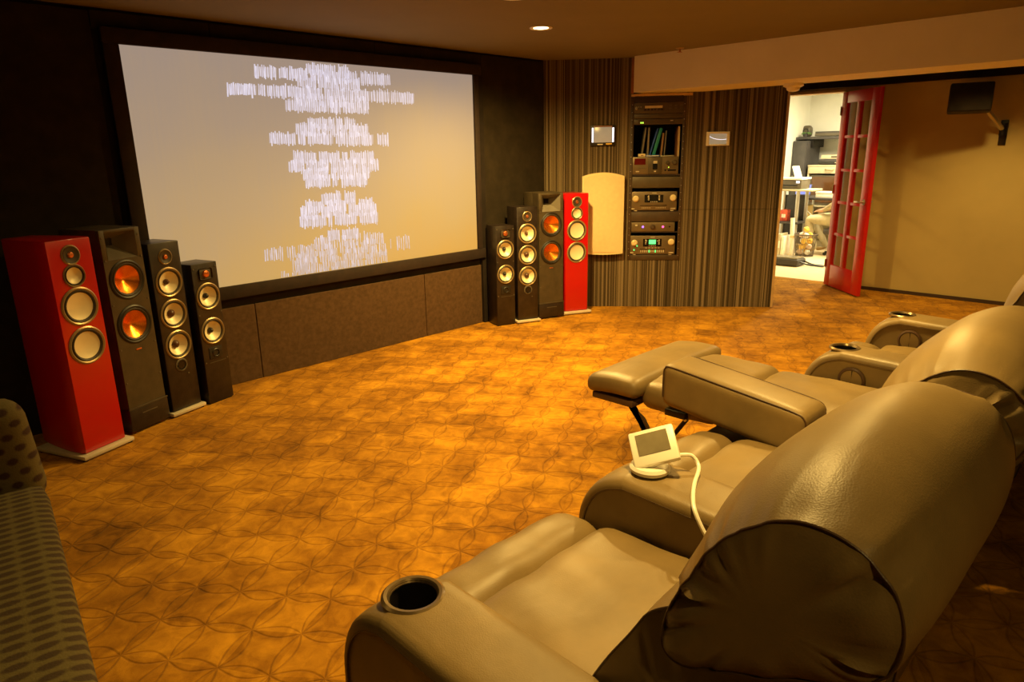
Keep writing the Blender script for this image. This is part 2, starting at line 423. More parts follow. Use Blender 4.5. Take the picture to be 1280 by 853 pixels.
# ------------------------------------------------------------------ the setting
def struct(name, mat, dims, label, cat, bev=0.0):
    o = boxo(name, mat, dims, bev=bev, smooth=0); tag(o, label, cat, kind='structure'); return o
SWY = 4.48                                                       # screen wall
DA = Vector((5.02, 4.48, 0)); DB = Vector((6.39, 2.77, 0)); DD = (DB-DA).normalized(); DROT = math.atan2(DD.y, DD.x)
DLEN = (DB-DA).length
RWX = 7.85                                                       # right wall, theatre face
struct('floor', 'carpet', (-1.6, 8.03, -2.1, 4.6, -0.1, 0.0), 'golden brown carpet with a cut leaf lattice pattern', 'floor')
struct('floor_office', 'office_floor', (8.03, 12.0, 1.8, 6.0, -0.1, 0.0), 'pale floor of the bright office beyond the doorway', 'floor')
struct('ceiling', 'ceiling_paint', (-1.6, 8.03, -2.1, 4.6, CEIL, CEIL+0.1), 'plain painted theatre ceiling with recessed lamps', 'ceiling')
struct('ceiling_office', 'office_wall', (8.03, 12.0, 1.8, 6.0, 2.35, 2.45), 'white ceiling of the bright office', 'ceiling')
ws = struct('wall_screen', 'screen_wall_cloth', (-1.6, 8.03, SWY, SWY+0.12, 0, CEIL), 'dark cloth covered wall behind the projection screen', 'wall')
struct('wall_left', 'wall_black', (-1.7, -1.6, -2.1, 4.6, 0, CEIL), 'dark side wall of the theatre', 'wall')
struct('wall_back', 'wall_black', (-1.7, 8.03, -2.2, -2.1, 0, CEIL), 'dark wall behind the recliners', 'wall')
DY0, DY1, DH = 2.79, 3.74, 2.07                                  # doorway
bm = BM(); box(bm, RWX, RWX+0.16, -2.1, DY0, 0, CEIL); box(bm, RWX, RWX+0.16, DY1, SWY, 0, CEIL); box(bm, RWX, RWX+0.16, DY0, DY1, DH, CEIL)
tag(mesh_obj('wall_right', bm, 'beige_wall', smooth=0), 'beige painted wall with the doorway to the office', 'wall', kind='structure')
struct('wall_office_far', 'office_wall', (11.8, 11.9, 1.8, 6.0, 0, 2.35), 'bright white far wall of the office', 'wall')
struct('wall_office_side', 'office_wall', (8.03, 11.8, 4.72, 4.82, 0, 2.35), 'bright white side wall of the office', 'wall')
struct('wall_office_near', 'office_wall', (8.03, 11.8, 1.7, 1.8, 0, 2.35), 'white near side wall of the office', 'wall')
struct('baseboard_right', 'dark_skirting', (RWX-0.012, RWX, -2.1, DY0-0.06, 0, 0.035), 'low dark brown skirting along the beige wall', 'baseboard')
# door casing and valance
bm = BM(); box(bm, RWX+0.02, RWX+0.17, DY0, DY0+0.008, 0, DH, 0.003); box(bm, RWX-0.012, RWX+0.17, DY1-0.03, DY1, 0, DH, 0.003); box(bm, RWX-0.012, RWX+0.17, DY0, DY1, DH-0.03, DH, 0.003)
tag(mesh_obj('trim_1', bm, 'pale_wood'), 'pale wooden casing around the office doorway', 'trim', kind='structure')
struct('trim_2', 'wall_black', (RWX-0.07, RWX, -2.1, SWY, 2.085, CEIL), 'black valance strip along the top of the beige wall', 'trim')
# beam
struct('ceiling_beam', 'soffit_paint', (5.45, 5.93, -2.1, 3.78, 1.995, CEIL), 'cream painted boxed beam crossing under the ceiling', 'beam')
# angled striped wall in its own frame: local x along the wall, -y towards the seats
RX0, RX1, RZ0, RZ1 = 0.803, 1.305, 0.468, 1.965                  # rack opening
wd = empty('wall_diagonal', DA, DROT); tag(wd, 'angled wall covered in brown striped ribbed cloth around the equipment rack', 'wall', kind='structure')
bm = BM()
for d in ((0, RX0, 0.016, 0.12, 0, CEIL), (RX1, DLEN, 0.016, 0.12, 0, 2.04), (RX0, RX1, 0.016, 0.12, 0, RZ0), (RX0, RX1, 0.016, 0.12, RZ1, 1.99)): box(bm, *d)
mesh_obj('core', bm, 'wall_black', wd, 0)
for d in ((0.0, RX0, 0, 0.016, 0, 0.94), (0.0, RX0, 0, 0.016, 0.943, CEIL), (RX0, RX1, 0, 0.016, 0, RZ0-0.002),
          (RX1, DLEN, 0, 0.016, 0, 0.94), (RX1, DLEN, 0, 0.016, 0.943, 2.04)):
    boxo('cloth_panel', 'striped_cloth', d, wd, 0.002, smooth=0)
boxo('end_trim', 'pale_wood', (DLEN, DLEN+0.022, -0.004, 0.125, 0, 2.04), wd, 0.003)
boxo('corner_trim', 'rust_wood', (RX0-0.004, RX0+0.022, -0.012, 0.0, RZ1+0.03, CEIL-0.005), wd, 0.002)
boxo('rack_header', 'pale_wood', (RX0, RX1+0.05, -0.006, 0.016, RZ1, 1.99), wd, 0.002)

# ------------------------------------------------------------------ screen wall panels and screen
SX0, SX1, SZ0, SZ1 = 1.42, 4.095, 0.680, 2.116
SPY = 4.445
for x0, x1 in ((-1.55, 0.4), (0.403, 1.30)):
    boxo('cloth_panel', 'screen_wall_cloth', (x0, x1, SWY-0.02, SWY, 0, 2.28), ws, 0.003, smooth=0)
for x0, x1 in ((1.303, 2.03), (2.034, 3.50), (3.504, 4.15)):
    boxo('lower_panel', 'brown_panel', (x0, x1, SWY-0.018, SWY, 0.0, 0.53), ws, 0.004, smooth=0)
for x0, x1 in ((1.303, 1.95), (1.953, 3.15), (3.153, 4.21)):
    boxo('upper_panel', 'screen_wall_cloth', (x0, x1, SWY-0.02, SWY, 2.19, 2.285), ws, 0.003, smooth=0)
boxo('side_column', 'wall_black', (4.155, 4.21, SWY-0.04, SWY, 0, 2.185), ws, 0.004, smooth=0)
boxo('cloth_panel', 'screen_wall_cloth', (4.213, 5.0, SWY-0.02, SWY, 0, 2.285), ws, 0.003, smooth=0)

ps = empty('projection_screen', (SX0, SPY, SZ0)); tag(ps, 'wide projection screen in a dark velvet frame showing blurred rolling credits', 'screen')
SW, SH = SX1-SX0, SZ1-SZ0
fw = 0.085
for nm, d in (('frame_rail', (-fw, SW+fw, -0.022, 0.012, SH, SH+fw)), ('frame_rail', (-fw, SW+fw, -0.022, 0.012, -fw, 0)),
              ('frame_stile', (-fw, 0, -0.022, 0.012, 0, SH)), ('frame_stile', (SW, SW+fw*0.6, -0.022, 0.012, 0, SH))):
    boxo(nm, 'frame_velvet', d, ps, 0.006)
sp = boxo('screen_sheet', 'screen_picture', (0, SW, 0.0, 0.008, 0, SH), ps, 0)
boxo('backing', 'wall_black', (-0.06, SW+0.02, 0.009, 0.034, 0.02, SH-0.02), ps, 0)
# rolling credits: every line a row of smeared upright strokes, as the long exposure left them
LINES = [ # y, words as (x0, x1) in the photograph
 (89, [(383, 419), (423, 435)]), (96, [(318, 345), (349, 359), (362, 384), (388, 412), (416, 446), (451, 487)]), (105, [(372, 395), (398, 422), (425, 449)]),
 (118, [(284, 320), (323, 331), (334, 357), (360, 402), (406, 462), (464, 469), (471, 487), (489, 517)]), (127, [(371, 396), (400, 421), (424, 460)]), (134, [(357, 382), (384, 411), (413, 426), (429, 460)]),
 (155, [(385, 417), (420, 428), (431, 444)]), (163, [(370, 400), (402, 410), (413, 434), (437, 460)]), (174, [(337, 369), (373, 381), (385, 416), (420, 466), (472, 485)]),
 (197, [(367, 395), (399, 424), (428, 434), (438, 467)]), (207, [(361, 380), (383, 411), (414, 444), (447, 473)]), (217, [(379, 410), (414, 419), (422, 462)]), (226, [(382, 412), (416, 422), (427, 459)]),
 (248, [(402, 426), (431, 444)]), (257, [(382, 405), (409, 432), (436, 444), (449, 465)]), (264, [(376, 398), (402, 432), (436, 470)]), (275, [(375, 407), (411, 415), (419, 446), (450, 472)]),
 (294, [(410, 424), (428, 448)]), (302, [(393, 417), (421, 450), (455, 480)]), (311, [(331, 355), (359, 369), (373, 392), (396, 420), (425, 447), (452, 470), (488, 491), (496, 512)]),
 (319, [(370, 395), (400, 423), (428, 470), (474, 482)]), (327, [(366, 398), (404, 452), (458, 484)]), (334, [(372, 410), (416, 470)]), (341, [(352, 360), (366, 372), (378, 392), (400, 450)])]
bm = BM(); bh = BM()
rc = random.Random(3)
for li, (ly, words) in enumerate(LINES):
    for (a, b_) in words:
        x = a
        sl = lambda xx: ly + (xx-420)*(0.083*(1-(ly-75)/260) - 0.11*((ly-75)/260))
        if ly < 300:
            hp = [at(xx, sl(xx)+dy, 1, SPY) for xx, dy in ((a-0.5, 6), (b_+0.5, 6), (b_+0.5, -6), (a-0.5, -6))]
            bh.faces.new([bh.verts.new((h_.x-SX0, -0.0008-0.00001*li, min(max(h_.z-SZ0, 0.004), SH-0.004))) for h_ in hp])
        while x < b_:
            # the picture plane's own top edge slants in the photograph: follow it line by line
            yc = ly + (x-420)*(0.083*(1-(ly-75)/260) - 0.11*((ly-75)/260))
            hgt = rc.uniform(6.0, 9.2); off = rc.uniform(-1.4, 1.4)
            p = at(x, yc+off-hgt, 1, SPY); q = at(x+rc.uniform(0.4, 1.4), yc+off+hgt, 1, SPY)
            wd_ = rc.uniform(0.0026, 0.0054)
            z0, z1 = q.z-SZ0, p.z-SZ0
            z0 = max(z0, 0.004); z1 = min(z1, SH-0.004)
            if z1-z0 > 0.01:
                yy = -0.0015 - 0.00002*li
                vv = [bm.verts.new((px-SX0, yy, pz)) for px, pz in ((q.x-wd_, z0), (q.x+wd_, z0), (p.x+wd_, z1), (p.x-wd_, z1))]
                bm.faces.new(vv)
            x += rc.choice((1.9, 2.2, 2.6, 3.1, 2.2))
o = mesh_obj('credit_haze', bh, 'credit_haze', ps, 0); o['kind'] = 'stuff'
me_c = mesh_obj('projected_credits', bm, 'screen_credits', ps, 0); tag(me_c, 'smeared white credit lines', kind='stuff')

# ------------------------------------------------------------------ ceiling lamps and small fittings
def downlight(x, y, watt, z, cone, label):
    t = empty('recessed_light', (x, y, z)); tag(t, label, 'ceiling light', 'recessed ceiling lamps')
    bm = BM(); lathe(bm, [(0.052, 0.0), (0.075, -0.004), (0.078, -0.001), (0.078, 0.004), (0.052, 0.004), (0.052, 0.0)], (0, 0, 0), (0, 0, 1), 28)
    mesh_obj('trim_ring', bm, 'white_plastic', t)
    bm = BM(); lathe(bm, [(0, -0.006), (0.03, -0.005), (0.051, -0.001), (0.051, 0.003), (0, 0.003)], (0, 0, 0), (0, 0, 1), 24)
    mesh_obj('lens', bm, 'lamp_glow', t)
    l = bpy.data.lights.new('lamp', 'SPOT'); l.energy = watt; l.color = WARM; l.spot_size = math.radians(cone); l.spot_blend = 0.75; l.shadow_soft_size = 0.05
    o = bpy.data.objects.new('lamp', l); link(o, t); o.location = (0, 0, -0.02)
LL = ['recessed ceiling lamp glowing before the screen corner', 'recessed ceiling lamp above the recliner seats', 'recessed ceiling lamp above the open carpet',
      'recessed ceiling lamp above the far recliner seats', 'recessed ceiling lamp in the passage to the office', 'recessed ceiling lamp between the beam and the beige wall', 'added fill lamp above the patterned chaise', 'recessed ceiling lamp behind the row of recliners']
for d, lb in zip(DOWNLIGHTS, LL): downlight(*d, lb)
# a ceiling tube in the office
t = empty('office_lamp', (10.0, 3.3, 2.35)); tag(t, 'bright ceiling lamp of the office', 'ceiling light')
boxo('housing', 'white_plastic', (-0.6, 0.6, -0.15, 0.15, -0.05, 0.0), t); boxo('diffuser', 'office_tube', (-0.58, 0.58, -0.13, 0.13, -0.058, -0.05), t, 0.002)
l = bpy.data.lights.new('lamp', 'AREA'); l.shape = 'RECTANGLE'; l.size = 1.1; l.size_y = 0.25; l.energy = 150; l.color = (1.0, 0.85, 0.52)
o = bpy.data.objects.new('lamp', l); link(o, t); o.location = (0, 0, -0.07)
# sprinkler and sensor
t = empty('sprinkler_head', (5.33, 3.25, CEIL)); tag(t, 'small dark sprinkler head in the ceiling before the beam', 'sprinkler')
bm = BM(); lathe(bm, [(0, 0), (0.035, 0), (0.03, -0.008), (0, -0.008)], (0, 0, 0), (0, 0, 1), 20); mesh_obj('escutcheon', bm, 'brass_ring', t)
bm = BM(); cyl(bm, (0, 0, -0.006), (0, 0, -0.03), 0.008); lathe(bm, [(0, -0.03), (0.02, -0.03), (0.02, -0.034), (0, -0.034)], (0, 0, 0), (0, 0, 1), 12); mesh_obj('deflector', bm, 'rust_wood', t)
t = empty('motion_sensor', (5.845, 2.495, 1.995)); tag(t, 'small round white sensor under the end of the beam', 'sensor')
bm = BM(); lathe(bm, [(0, 0), (0.075, 0), (0.08, -0.02), (0.06, -0.03), (0, -0.03)], (0, 0, 0), (0, 0, 1), 24); mesh_obj('base', bm, 'white_plastic', t)
bm = BM(); lathe(bm, [(0.055, -0.03), (0.05, -0.05), (0.03, -0.062), (0, -0.066)], (0, 0, 0), (0, 0, 1), 24); mesh_obj('dome', bm, 'white_plastic', t)

# ------------------------------------------------------------------ tower speakers (front towards local -y, base at z = 0)
def ring(bm, c, r0, r1, depth=0.008):
    lathe(bm, [(r0, 0.0), (r0, -depth*0.6), ((r0+r1)/2, -depth), (r1, -depth*0.5), (r1, 0.0)], c, (0, 1, 0), 32)
def driver(t, c, r, cone, cap, rim='brass_ring', capr=0.22, dome=False):
    """woofer: rim (> surround, cone, dust cap)"""
    x, y, z = c
    bm = BM(); ring(bm, (x, y, z), r*0.86, r, 0.008); rm = mesh_obj('driver_rim', bm, rim, t)
    bm = BM(); lathe(bm, [(r*0.86, -0.003), (r*0.80, -0.009), (r*0.72, -0.004), (r*0.70, 0.002)], (x, y, z), (0, 1, 0), 32); mesh_obj('surround', bm, 'rubber', rm)
    bm = BM()
    if dome: lathe(bm, [(r*0.71, -0.001), (r*0.6, 0.003), (r*0.4, 0.008), (r*0.2, 0.011), (0, 0.012)], (x, y, z), (0, 1, 0), 32)
    else: lathe(bm, [(r*0.71, -0.001), (r*0.45, 0.018), (r*capr*0.9, 0.03)] + ([(0, 0.046)] if cap is None else [(0, 0.032)]), (x, y, z), (0, 1, 0), 32)
    mesh_obj('cone', bm, cone, rm)
    if cap:
        bm = BM(); lathe(bm, [(r*capr, 0.028), (r*capr, 0.018), (r*capr*0.7, 0.009), (r*capr*0.3, 0.005), (0, 0.003)], (x, y, z), (0, 1, 0), 20); mesh_obj('dust_cap', bm, cap, rm)
def port(t, c, r, sq=False):
    x, y, z = c
    bm = BM()
    if sq: box(bm, x-r*1.7, x+r*1.7, y-0.004, y+0.001, z-r*1.35, z+r*1.35, 0.003)
    ring(bm, (x, y-0.003 if sq else y, z), r*0.68, r, 0.006); pr = mesh_obj('port_ring', bm, 'black_plastic' if sq else 'grey_plastic', t)
    bm = BM(); lathe(bm, [(r*0.69, -0.004), (r*0.6, 0.001), (0, 0.0011)], (x, y-0.004, z), (0, 1, 0), 24); mesh_obj('port_mouth', bm, 'display_black', pr)
def tweeter(t, c, r, dome='copper_dome'):
    x, y, z = c
    bm = BM(); ring(bm, (x, y, z), r*0.82, r, 0.006); rm = mesh_obj('tweeter_rim', bm, 'brass_ring', t)
    bm = BM(); lathe(bm, [(r*0.83, -0.003), (r*0.6, 0.001), (r*0.34, 0.003), (0, 0.0031)], (x, y-0.004, z), (0, 1, 0), 28); mesh_obj('tweeter_plate', bm, 'rubber', rm)
    bm = BM(); lathe(bm, [(r*0.32, 0.0), (r*0.25, -0.006), (0, -0.010)], (x, y-0.002, z), (0, 1, 0), 20); mesh_obj('tweeter_dome', bm, dome, rm)
def screws(t, pts, y):
    for x, z in pts:
        bm = BM(); lathe(bm, [(0.005, 0.0), (0.005, -0.003), (0, -0.004)], (x, y, z), (0, 1, 0), 10); mesh_obj('grille_peg', bm, 'grey_plastic', t)

def holes(bm, hs):
    """replace the flat front (y = 0) of a cabinet by one with round openings"""
    f = max((f for f in bm.faces if all(abs(v.co.y) < 1e-4 for v in f.verts)), key=lambda q: q.calc_area())
    es = list(f.edges); bmesh.ops.delete(bm, geom=[f], context='FACES_ONLY')
    for x, z, r in hs:
        vv = [bm.verts.new((x+r*math.cos(2*PI*k/32), 0, z+r*math.sin(2*PI*k/32))) for k in range(32)]
        es += [bm.edges.new((vv[k], vv[(k+1) % 32])) for k in range(32)]
    bmesh.ops.triangle_fill(bm, edges=es, use_beauty=True, use_dissolve=False)
    return bm
def spk_red(loc, rot, label, D=0.27):
    t = empty('tower_speaker', loc, rot); tag(t, label, 'speaker', 'tower speakers in mirrored pairs beside the screen')
    W2, Hh = 0.125, 1.125
    # cabinet tapers backwards with curved sides
    bm = BM()
    poly = [(-W2+0.012, 0), (-W2, 0.02)] + [(-W2+0.05*(k/6)**1.6, 0.02+(D-0.02)*k/6) for k in range(1, 7)] + [(W2-0.05*(k/6)**1.6, 0.02+(D-0.02)*k/6) for k in range(6, 0, -1)] + [(W2, 0.02), (W2-0.012, 0)]
    prism(bm, poly, lambda u, v, d: (u, v, d), 0.032, Hh, 0.006)
    holes(bm, [(0, 0.945, 0.050), (0, 0.790, 0.085), (0, 0.588, 0.085)]); mesh_obj('cabinet', bm, 'red_lacquer', t)
    bm = BM(); box(bm, -W2-0.022, W2+0.022, -0.03, D-0.03, 0.008, 0.030, 0.006); pl = mesh_obj('plinth', bm, 'pale_plinth', t)
    for sx in (-1, 1):
        for yy in (-0.01, D-0.06):
            bm = BM(); cyl(bm, (sx*(W2+0.005), yy, 0), (sx*(W2+0.005), yy, 0.01), 0.013, n=12); mesh_obj('foot', bm, 'black_metal', pl)
    tweeter(t, (0, 0, 1.048), 0.050); driver(t, (0, 0, 0.945), 0.058, 'ivory_cone', None, dome=True)
    driver(t, (0, 0, 0.790), 0.098, 'ivory_cone', None, dome=True); driver(t, (0, 0, 0.588), 0.098, 'ivory_cone', None, dome=True)
def spk_horn(loc, rot, label):
    t = empty('tower_speaker', loc, rot); tag(t, label, 'speaker', 'tower speakers in mirrored pairs beside the screen')
    W2, D, Hh = 0.124, 0.30, 1.142
    bm = BM(); box(bm, -W2, W2, 0.12, D, 0.05, Hh, 0.004)
    for d in ((-W2, -W2+0.015, 0.018, 0.12, 0.05, Hh), (W2-0.015, W2, 0.018, 0.12, 0.05, Hh), (-W2+0.015, W2-0.015, 0.018, 0.12, Hh-0.015, Hh), (-W2+0.015, W2-0.015, 0.018, 0.12, 0.05, 0.2)): box(bm, *d)
    mesh_obj('cabinet', bm, 'dark_ash', t)
    # baffle with a hole for the horn mouth
    bx, bz0, bz1 = 0.092, 1.0, 1.125
    bm = BM()
    for d in ((-W2+0.002, -bx, 0, 0.018, bz0-0.02, Hh-0.002), (bx, W2-0.002, 0, 0.018, bz0-0.02, Hh-0.002), (-bx, bx, 0, 0.018, bz1, Hh-0.002)): box(bm, *d, bev=0.001)
    b2 = BM(); box(b2, -W2+0.002, W2-0.002, 0, 0.018, 0.15, bz0-0.0205); holes(b2, [(0, 0.865, 0.095), (0, 0.615, 0.095)])
    rear = [f for f in b2.faces if all(abs(v.co.y-0.018) < 1e-5 for v in f.verts)]; bmesh.ops.delete(b2, geom=rear, context='FACES_ONLY')
    tmp = bpy.data.meshes.new('tmp'); b2.to_mesh(tmp); b2.free(); bm.from_mesh(tmp); bpy.data.meshes.remove(tmp)
    mesh_obj('baffle', bm, 'dark_ash', t)
    bm = BM()
    o_ = [(-bx, -0.001, bz0-0.02), (bx, -0.001, bz0-0.02), (bx, -0.001, bz1), (-bx, -0.001, bz1)]
    i_ = [(-0.025, 0.10, 1.045), (0.025, 0.10, 1.045), (0.025, 0.10, 1.085), (-0.025, 0.10, 1.085)]
    O = [bm.verts.new(p) for p in o_]; I = [bm.verts.new(p) for p in i_]
    for k in range(4): bm.faces.new((O[k], O[(k+1) % 4], I[(k+1) % 4], I[k]))
    hn = mesh_obj('horn', bm, 'horn_grey', t, 20)
    bm = BM(); bm.faces.new([bm.verts.new(p) for p in i_]); mesh_obj('horn_throat', bm, 'display_black', hn)
    driver(t, (0, 0, 0.865), 0.108, 'copper_cone', None, rim='black_plastic', capr=0.2); driver(t, (0, 0, 0.615), 0.108, 'copper_cone', None, rim='black_plastic', capr=0.2)
    boxo('badge', 'copper_dome', (-0.018, 0.018, -0.003, 0.001, 0.468, 0.476), t, 0.001)
    screws(t, [(sx*0.110, z) for sx in (-1, 1) for z in (1.10, 0.98, 0.74, 0.49, 0.30)], 0.0)
    bm = BM(); box(bm, -W2-0.006, W2+0.006, -0.008, D+0.004, 0.012, 0.145, 0.008); pl = mesh_obj('plinth', bm, 'black_oak', t)
    boxo('plinth_lip', 'dark_ash', (-W2-0.006, W2+0.006, -0.010, 0.0, 0.143, 0.152), pl, 0.002)
    boxo('maker_mark', 'grey_plastic', (-0.05, 0.05, -0.0095, -0.007, 0.105, 0.110), pl, 0)
    for sx in (-1, 1):
        for yy in (0.03, D-0.04):
            bm = BM(); cyl(bm, (sx*(W2-0.03), yy, 0), (sx*(W2-0.03), yy, 0.014), 0.014, n=12); mesh_obj('foot', bm, 'red_print', pl)
def spk_three(loc, rot, label):
    t = empty('tower_speaker', loc, rot); tag(t, label, 'speaker', 'tower speakers in mirrored pairs beside the screen')
    W2, D, Hh = 0.100, 0.215, 1.036
    bm = BM(); box(bm, -W2, W2, 0, D, 0.03, Hh, 0.005); holes(bm, [(0, z, 0.076) for z in (0.805, 0.617, 0.429)]); mesh_obj('cabinet', bm, 'black_oak', t)
    bm = BM(); box(bm, -W2-0.018, W2+0.018, -0.022, D+0.01, 0.008, 0.030, 0.006); pl = mesh_obj('plinth', bm, 'pale_plinth', t)
    for sx in (-1, 1):
        for yy in (0.0, D-0.03):
            bm = BM(); cyl(bm, (sx*W2, yy, 0), (sx*W2, yy, 0.01), 0.012, n=12); mesh_obj('foot', bm, 'black_metal', pl)
    tweeter(t, (0, 0, 0.953), 0.045)
    for z in (0.805, 0.617, 0.429): driver(t, (0, 0, z), 0.088, 'ivory_cone', 'cap_brown', capr=0.25 if z < 0.7 else 0.18)
    port(t, (0, 0, 0.303), 0.040); screws(t, [(0.04, 0.24)], 0.0)
def spk_two(loc, rot, label):
    t = empty('tower_speaker', loc, rot); tag(t, label, 'speaker', 'tower speakers in mirrored pairs beside the screen')
    W2, D, Hh = 0.090, 0.185, 0.884
    bm = BM(); box(bm, -W2, W2, 0, D, 0.006, Hh, 0.004); holes(bm, [(0, z, 0.072) for z in (0.680, 0.462)]); mesh_obj('cabinet', bm, 'black_oak', t)
    bm = BM(); box(bm, -W2+0.006, W2-0.006, 0.006, D-0.006, 0, 0.008); mesh_obj('foot_plate', bm, 'black_plastic', t)
    bm = BM(); box(bm, -0.045, 0.045, -0.005, 0.001, 0.785, 0.853, 0.012); tp = mesh_obj('tweeter_plate', bm, 'rubber', t)
    bm = BM(); lathe(bm, [(0.024, 0), (0.02, -0.010), (0.01, -0.014), (0, -0.015)], (0, -0.004, 0.819), (0, 1, 0), 20); mesh_obj('tweeter_dome', bm, 'copper_dome', tp)
    for z in (0.680, 0.462): driver(t, (0, 0, z), 0.084, 'ivory_cone', 'black_plastic', capr=0.2)
    port(t, (0, 0, 0.322), 0.028, True); screws(t, [(sx*0.078, z) for sx in (-1, 1) for z in (0.855, 0.572, 0.27)], 0.0)
    boxo('baffle_line', 'grey_plastic', (-0.05, 0.07, -0.0015, 0.001, 0.262, 0.264), t, 0)
def ctr(a, b_):     # front edge midpoint and rotation from the two front corners on the floor
    a, b_ = Vector((*a, 0)), Vector((*b_, 0)); return (a+b_)/2
R_ = math.radians
spk_red(ctr((0.765, 3.865), (0.995, 3.955)), R_(22), 'glossy red tower speaker with pale cones next to the patterned chaise', 0.38)
spk_horn(ctr((1.050, 4.035), (1.280, 4.140)), R_(23), 'dark tower speaker with square horn and copper cones beside the screen, on the chaise side')
spk_three(ctr((1.312, 4.145), (1.500, 4.205)), R_(18), 'black tower speaker with three pale woofers beside the screen, on the chaise side')
spk_two(ctr((1.545, 4.192), (1.722, 4.243)), R_(16), 'short black tower speaker with two pale woofers beneath the screen edge, on the chaise side')
spk_two(ctr((4.128, 4.245), (4.300, 4.190)), R_(-18), 'short black tower speaker with two pale woofers, lowest of the four near the striped wall')
spk_three(ctr((4.318, 4.175), (4.505, 4.098)), R_(-22), 'black tower speaker with three pale woofers, near the striped wall')
spk_horn(ctr((4.556, 4.135), (4.795, 4.045)), R_(-21), 'dark tower speaker with square horn and copper cones, near the striped wall')
spk_red(ctr((4.853, 4.075), (5.063, 3.972)), R_(-26), 'glossy red tower speaker with pale cones before the cream panel on the striped wall')
#SPLIT2
# ------------------------------------------------------------------ things on the angled wall
def on_wall(name, s, z, label, cat, group=None, y=0.0):
    p = DA + DD*s + Vector((-DD.y, DD.x, 0))*y
    t = empty(name, (p.x, p.y, z), DROT); tag(t, label, cat, group); return t
# touch panels
t = on_wall('wall_touch_panel', 0.55, 1.63, 'small black framed wall touch panel with bright side bars above the cream panel', 'touch panel')
boxo('housing', 'black_plastic', (-0.116, 0.116, -0.022, 0, -0.092, 0.092), t, 0.004)
boxo('display', 'lcd_lit', (-0.082, 0.082, -0.025, -0.021, -0.062, 0.076), t, 0.001)
for sx in (-1, 1): boxo('light_bar', 'led_white', (sx*0.094-0.008, sx*0.094+0.008, -0.0245, -0.021, -0.060, 0.070), t, 0.001)
boxo('top_strip', 'rust_wood', (-0.08, 0.085, -0.024, -0.021, 0.078, 0.088), t, 0.001)
boxo('button_strip', 'paper', (-0.05, 0.0, -0.0245, -0.021, -0.084, -0.074), t, 0.001)
boxo('button_strip', 'paper_gold', (0.03, 0.085, -0.0245, -0.021, -0.082, -0.068), t, 0.001)
t = on_wall('wall_touch_panel', 1.598, 1.582, 'small white framed wall touch panel with grey screen right of the equipment rack', 'touch panel')
bm = BM()
for d in ((-0.104, -0.078, -0.02, 0, -0.062, 0.062), (0.078, 0.104, -0.02, 0, -0.062, 0.062), (-0.078, 0.078, -0.02, 0, 0.045, 0.062), (-0.078, 0.078, -0.02, 0, -0.062, -0.048)): box(bm, *d, bev=0.003)
mesh_obj('frame', bm, 'white_plastic', t)
dsp = boxo('display', 'lcd_lit', (-0.079, 0.079, -0.014, -0.001, -0.049, 0.046), t, 0)
bm = BM(); tube(bm, catmull([(-0.075, -0.0145, 0.02), (-0.03, -0.0145, 0.0), (0.03, -0.0145, -0.008), (0.075, -0.0145, -0.006)]), 0.0016, 6); mesh_obj('screen_curve', bm, 'led_white', dsp)
# cream arched panel speaker
t = on_wall('panel_speaker', 0.56, 0.90, 'cream cloth covered panel with arched top hung low on the striped wall', 'wall speaker')
def arch(hw, hh, a, n=14):
    top = [(hw*(1-2*k/n), hh + a*(1-(1-2*k/n)**2)) for k in range(n+1)]
    bot = [(-hw*(1-2*k/n), -hh - 0.35*a*(1-(1-2*k/n)**2)) for k in range(n+1)]
    return top + bot
bm = BM(); prism(bm, arch(0.198, 0.362, 0.034), lambda u, v, d: (u, d, v), -0.075, 0.0, 0.006); mesh_obj('frame', bm, 'cream_frame', t)
bm = BM()   # gently bowed cloth front
nx, nz = 14, 10
g = [[bm.verts.new((0.182*(2*i/nx-1), -0.078-0.022*(1-(2*i/nx-1)**2)*min(1, 4*(j/nz)*(1-j/nz)+0.2), -0.350+(0.700+0.030*(1-(2*i/nx-1)**2))*j/nz)) for i in range(nx+1)] for j in range(nz+1)]
for j in range(nz):
    for i in range(nx): bm.faces.new((g[j][i], g[j][i+1], g[j+1][i+1], g[j+1][i]))
bd = [e for e in bm.edges if e.is_boundary]
r = bmesh.ops.extrude_edge_only(bm, edges=bd)
for v in r['geom']:
    if isinstance(v, bmesh.types.BMVert): v.co.y = -0.074
mesh_obj('cloth_front', bm, 'cream_cloth', t)

# equipment rack set into the wall
rk = on_wall('equipment_rack', RX0, 0.0, 'tall equipment rack frame recessed in the striped wall', 'rack')
RWd = RX1-RX0
bm = BM()
for d in ((0, 0.012, 0, 0.45, RZ0, RZ1), (RWd-0.012, RWd, 0, 0.45, RZ0, RZ1), (0.012, RWd-0.012, 0.44, 0.45, RZ0, RZ1), (0.012, RWd-0.012, 0, 0.44, RZ0, RZ0+0.012), (0.012, RWd-0.012, 0, 0.44, RZ1-0.012, RZ1)): box(bm, *d)
mesh_obj('case', bm, 'rack_dark', rk, 0)
for x0 in (0.0, RWd-0.03):
    rl = boxo('mounting_rail', 'panel_brown', (x0, x0+0.03, -0.008, 0.012, RZ0, RZ1), rk, 0.002)
    bm = BM()
    for k in range(22): lathe(bm, [(0.0035, 0), (0.003, -0.003), (0, -0.0035)], (x0+0.012, -0.008, RZ0+0.04+k*0.066), (0, 1, 0), 8)
    o = mesh_obj('rail_screws', bm, 'silver', rl); o['kind'] = 'stuff'
def zy(y): return 1.96-(y-121)*0.00736
def rpanel(y0, y1, m, x0=0.03, x1=RWd-0.03, d=0.0): return boxo('blank_panel', m, (x0, x1, -0.006+d, 0.004+d, zy(y1), zy(y0)), rk, 0.002)
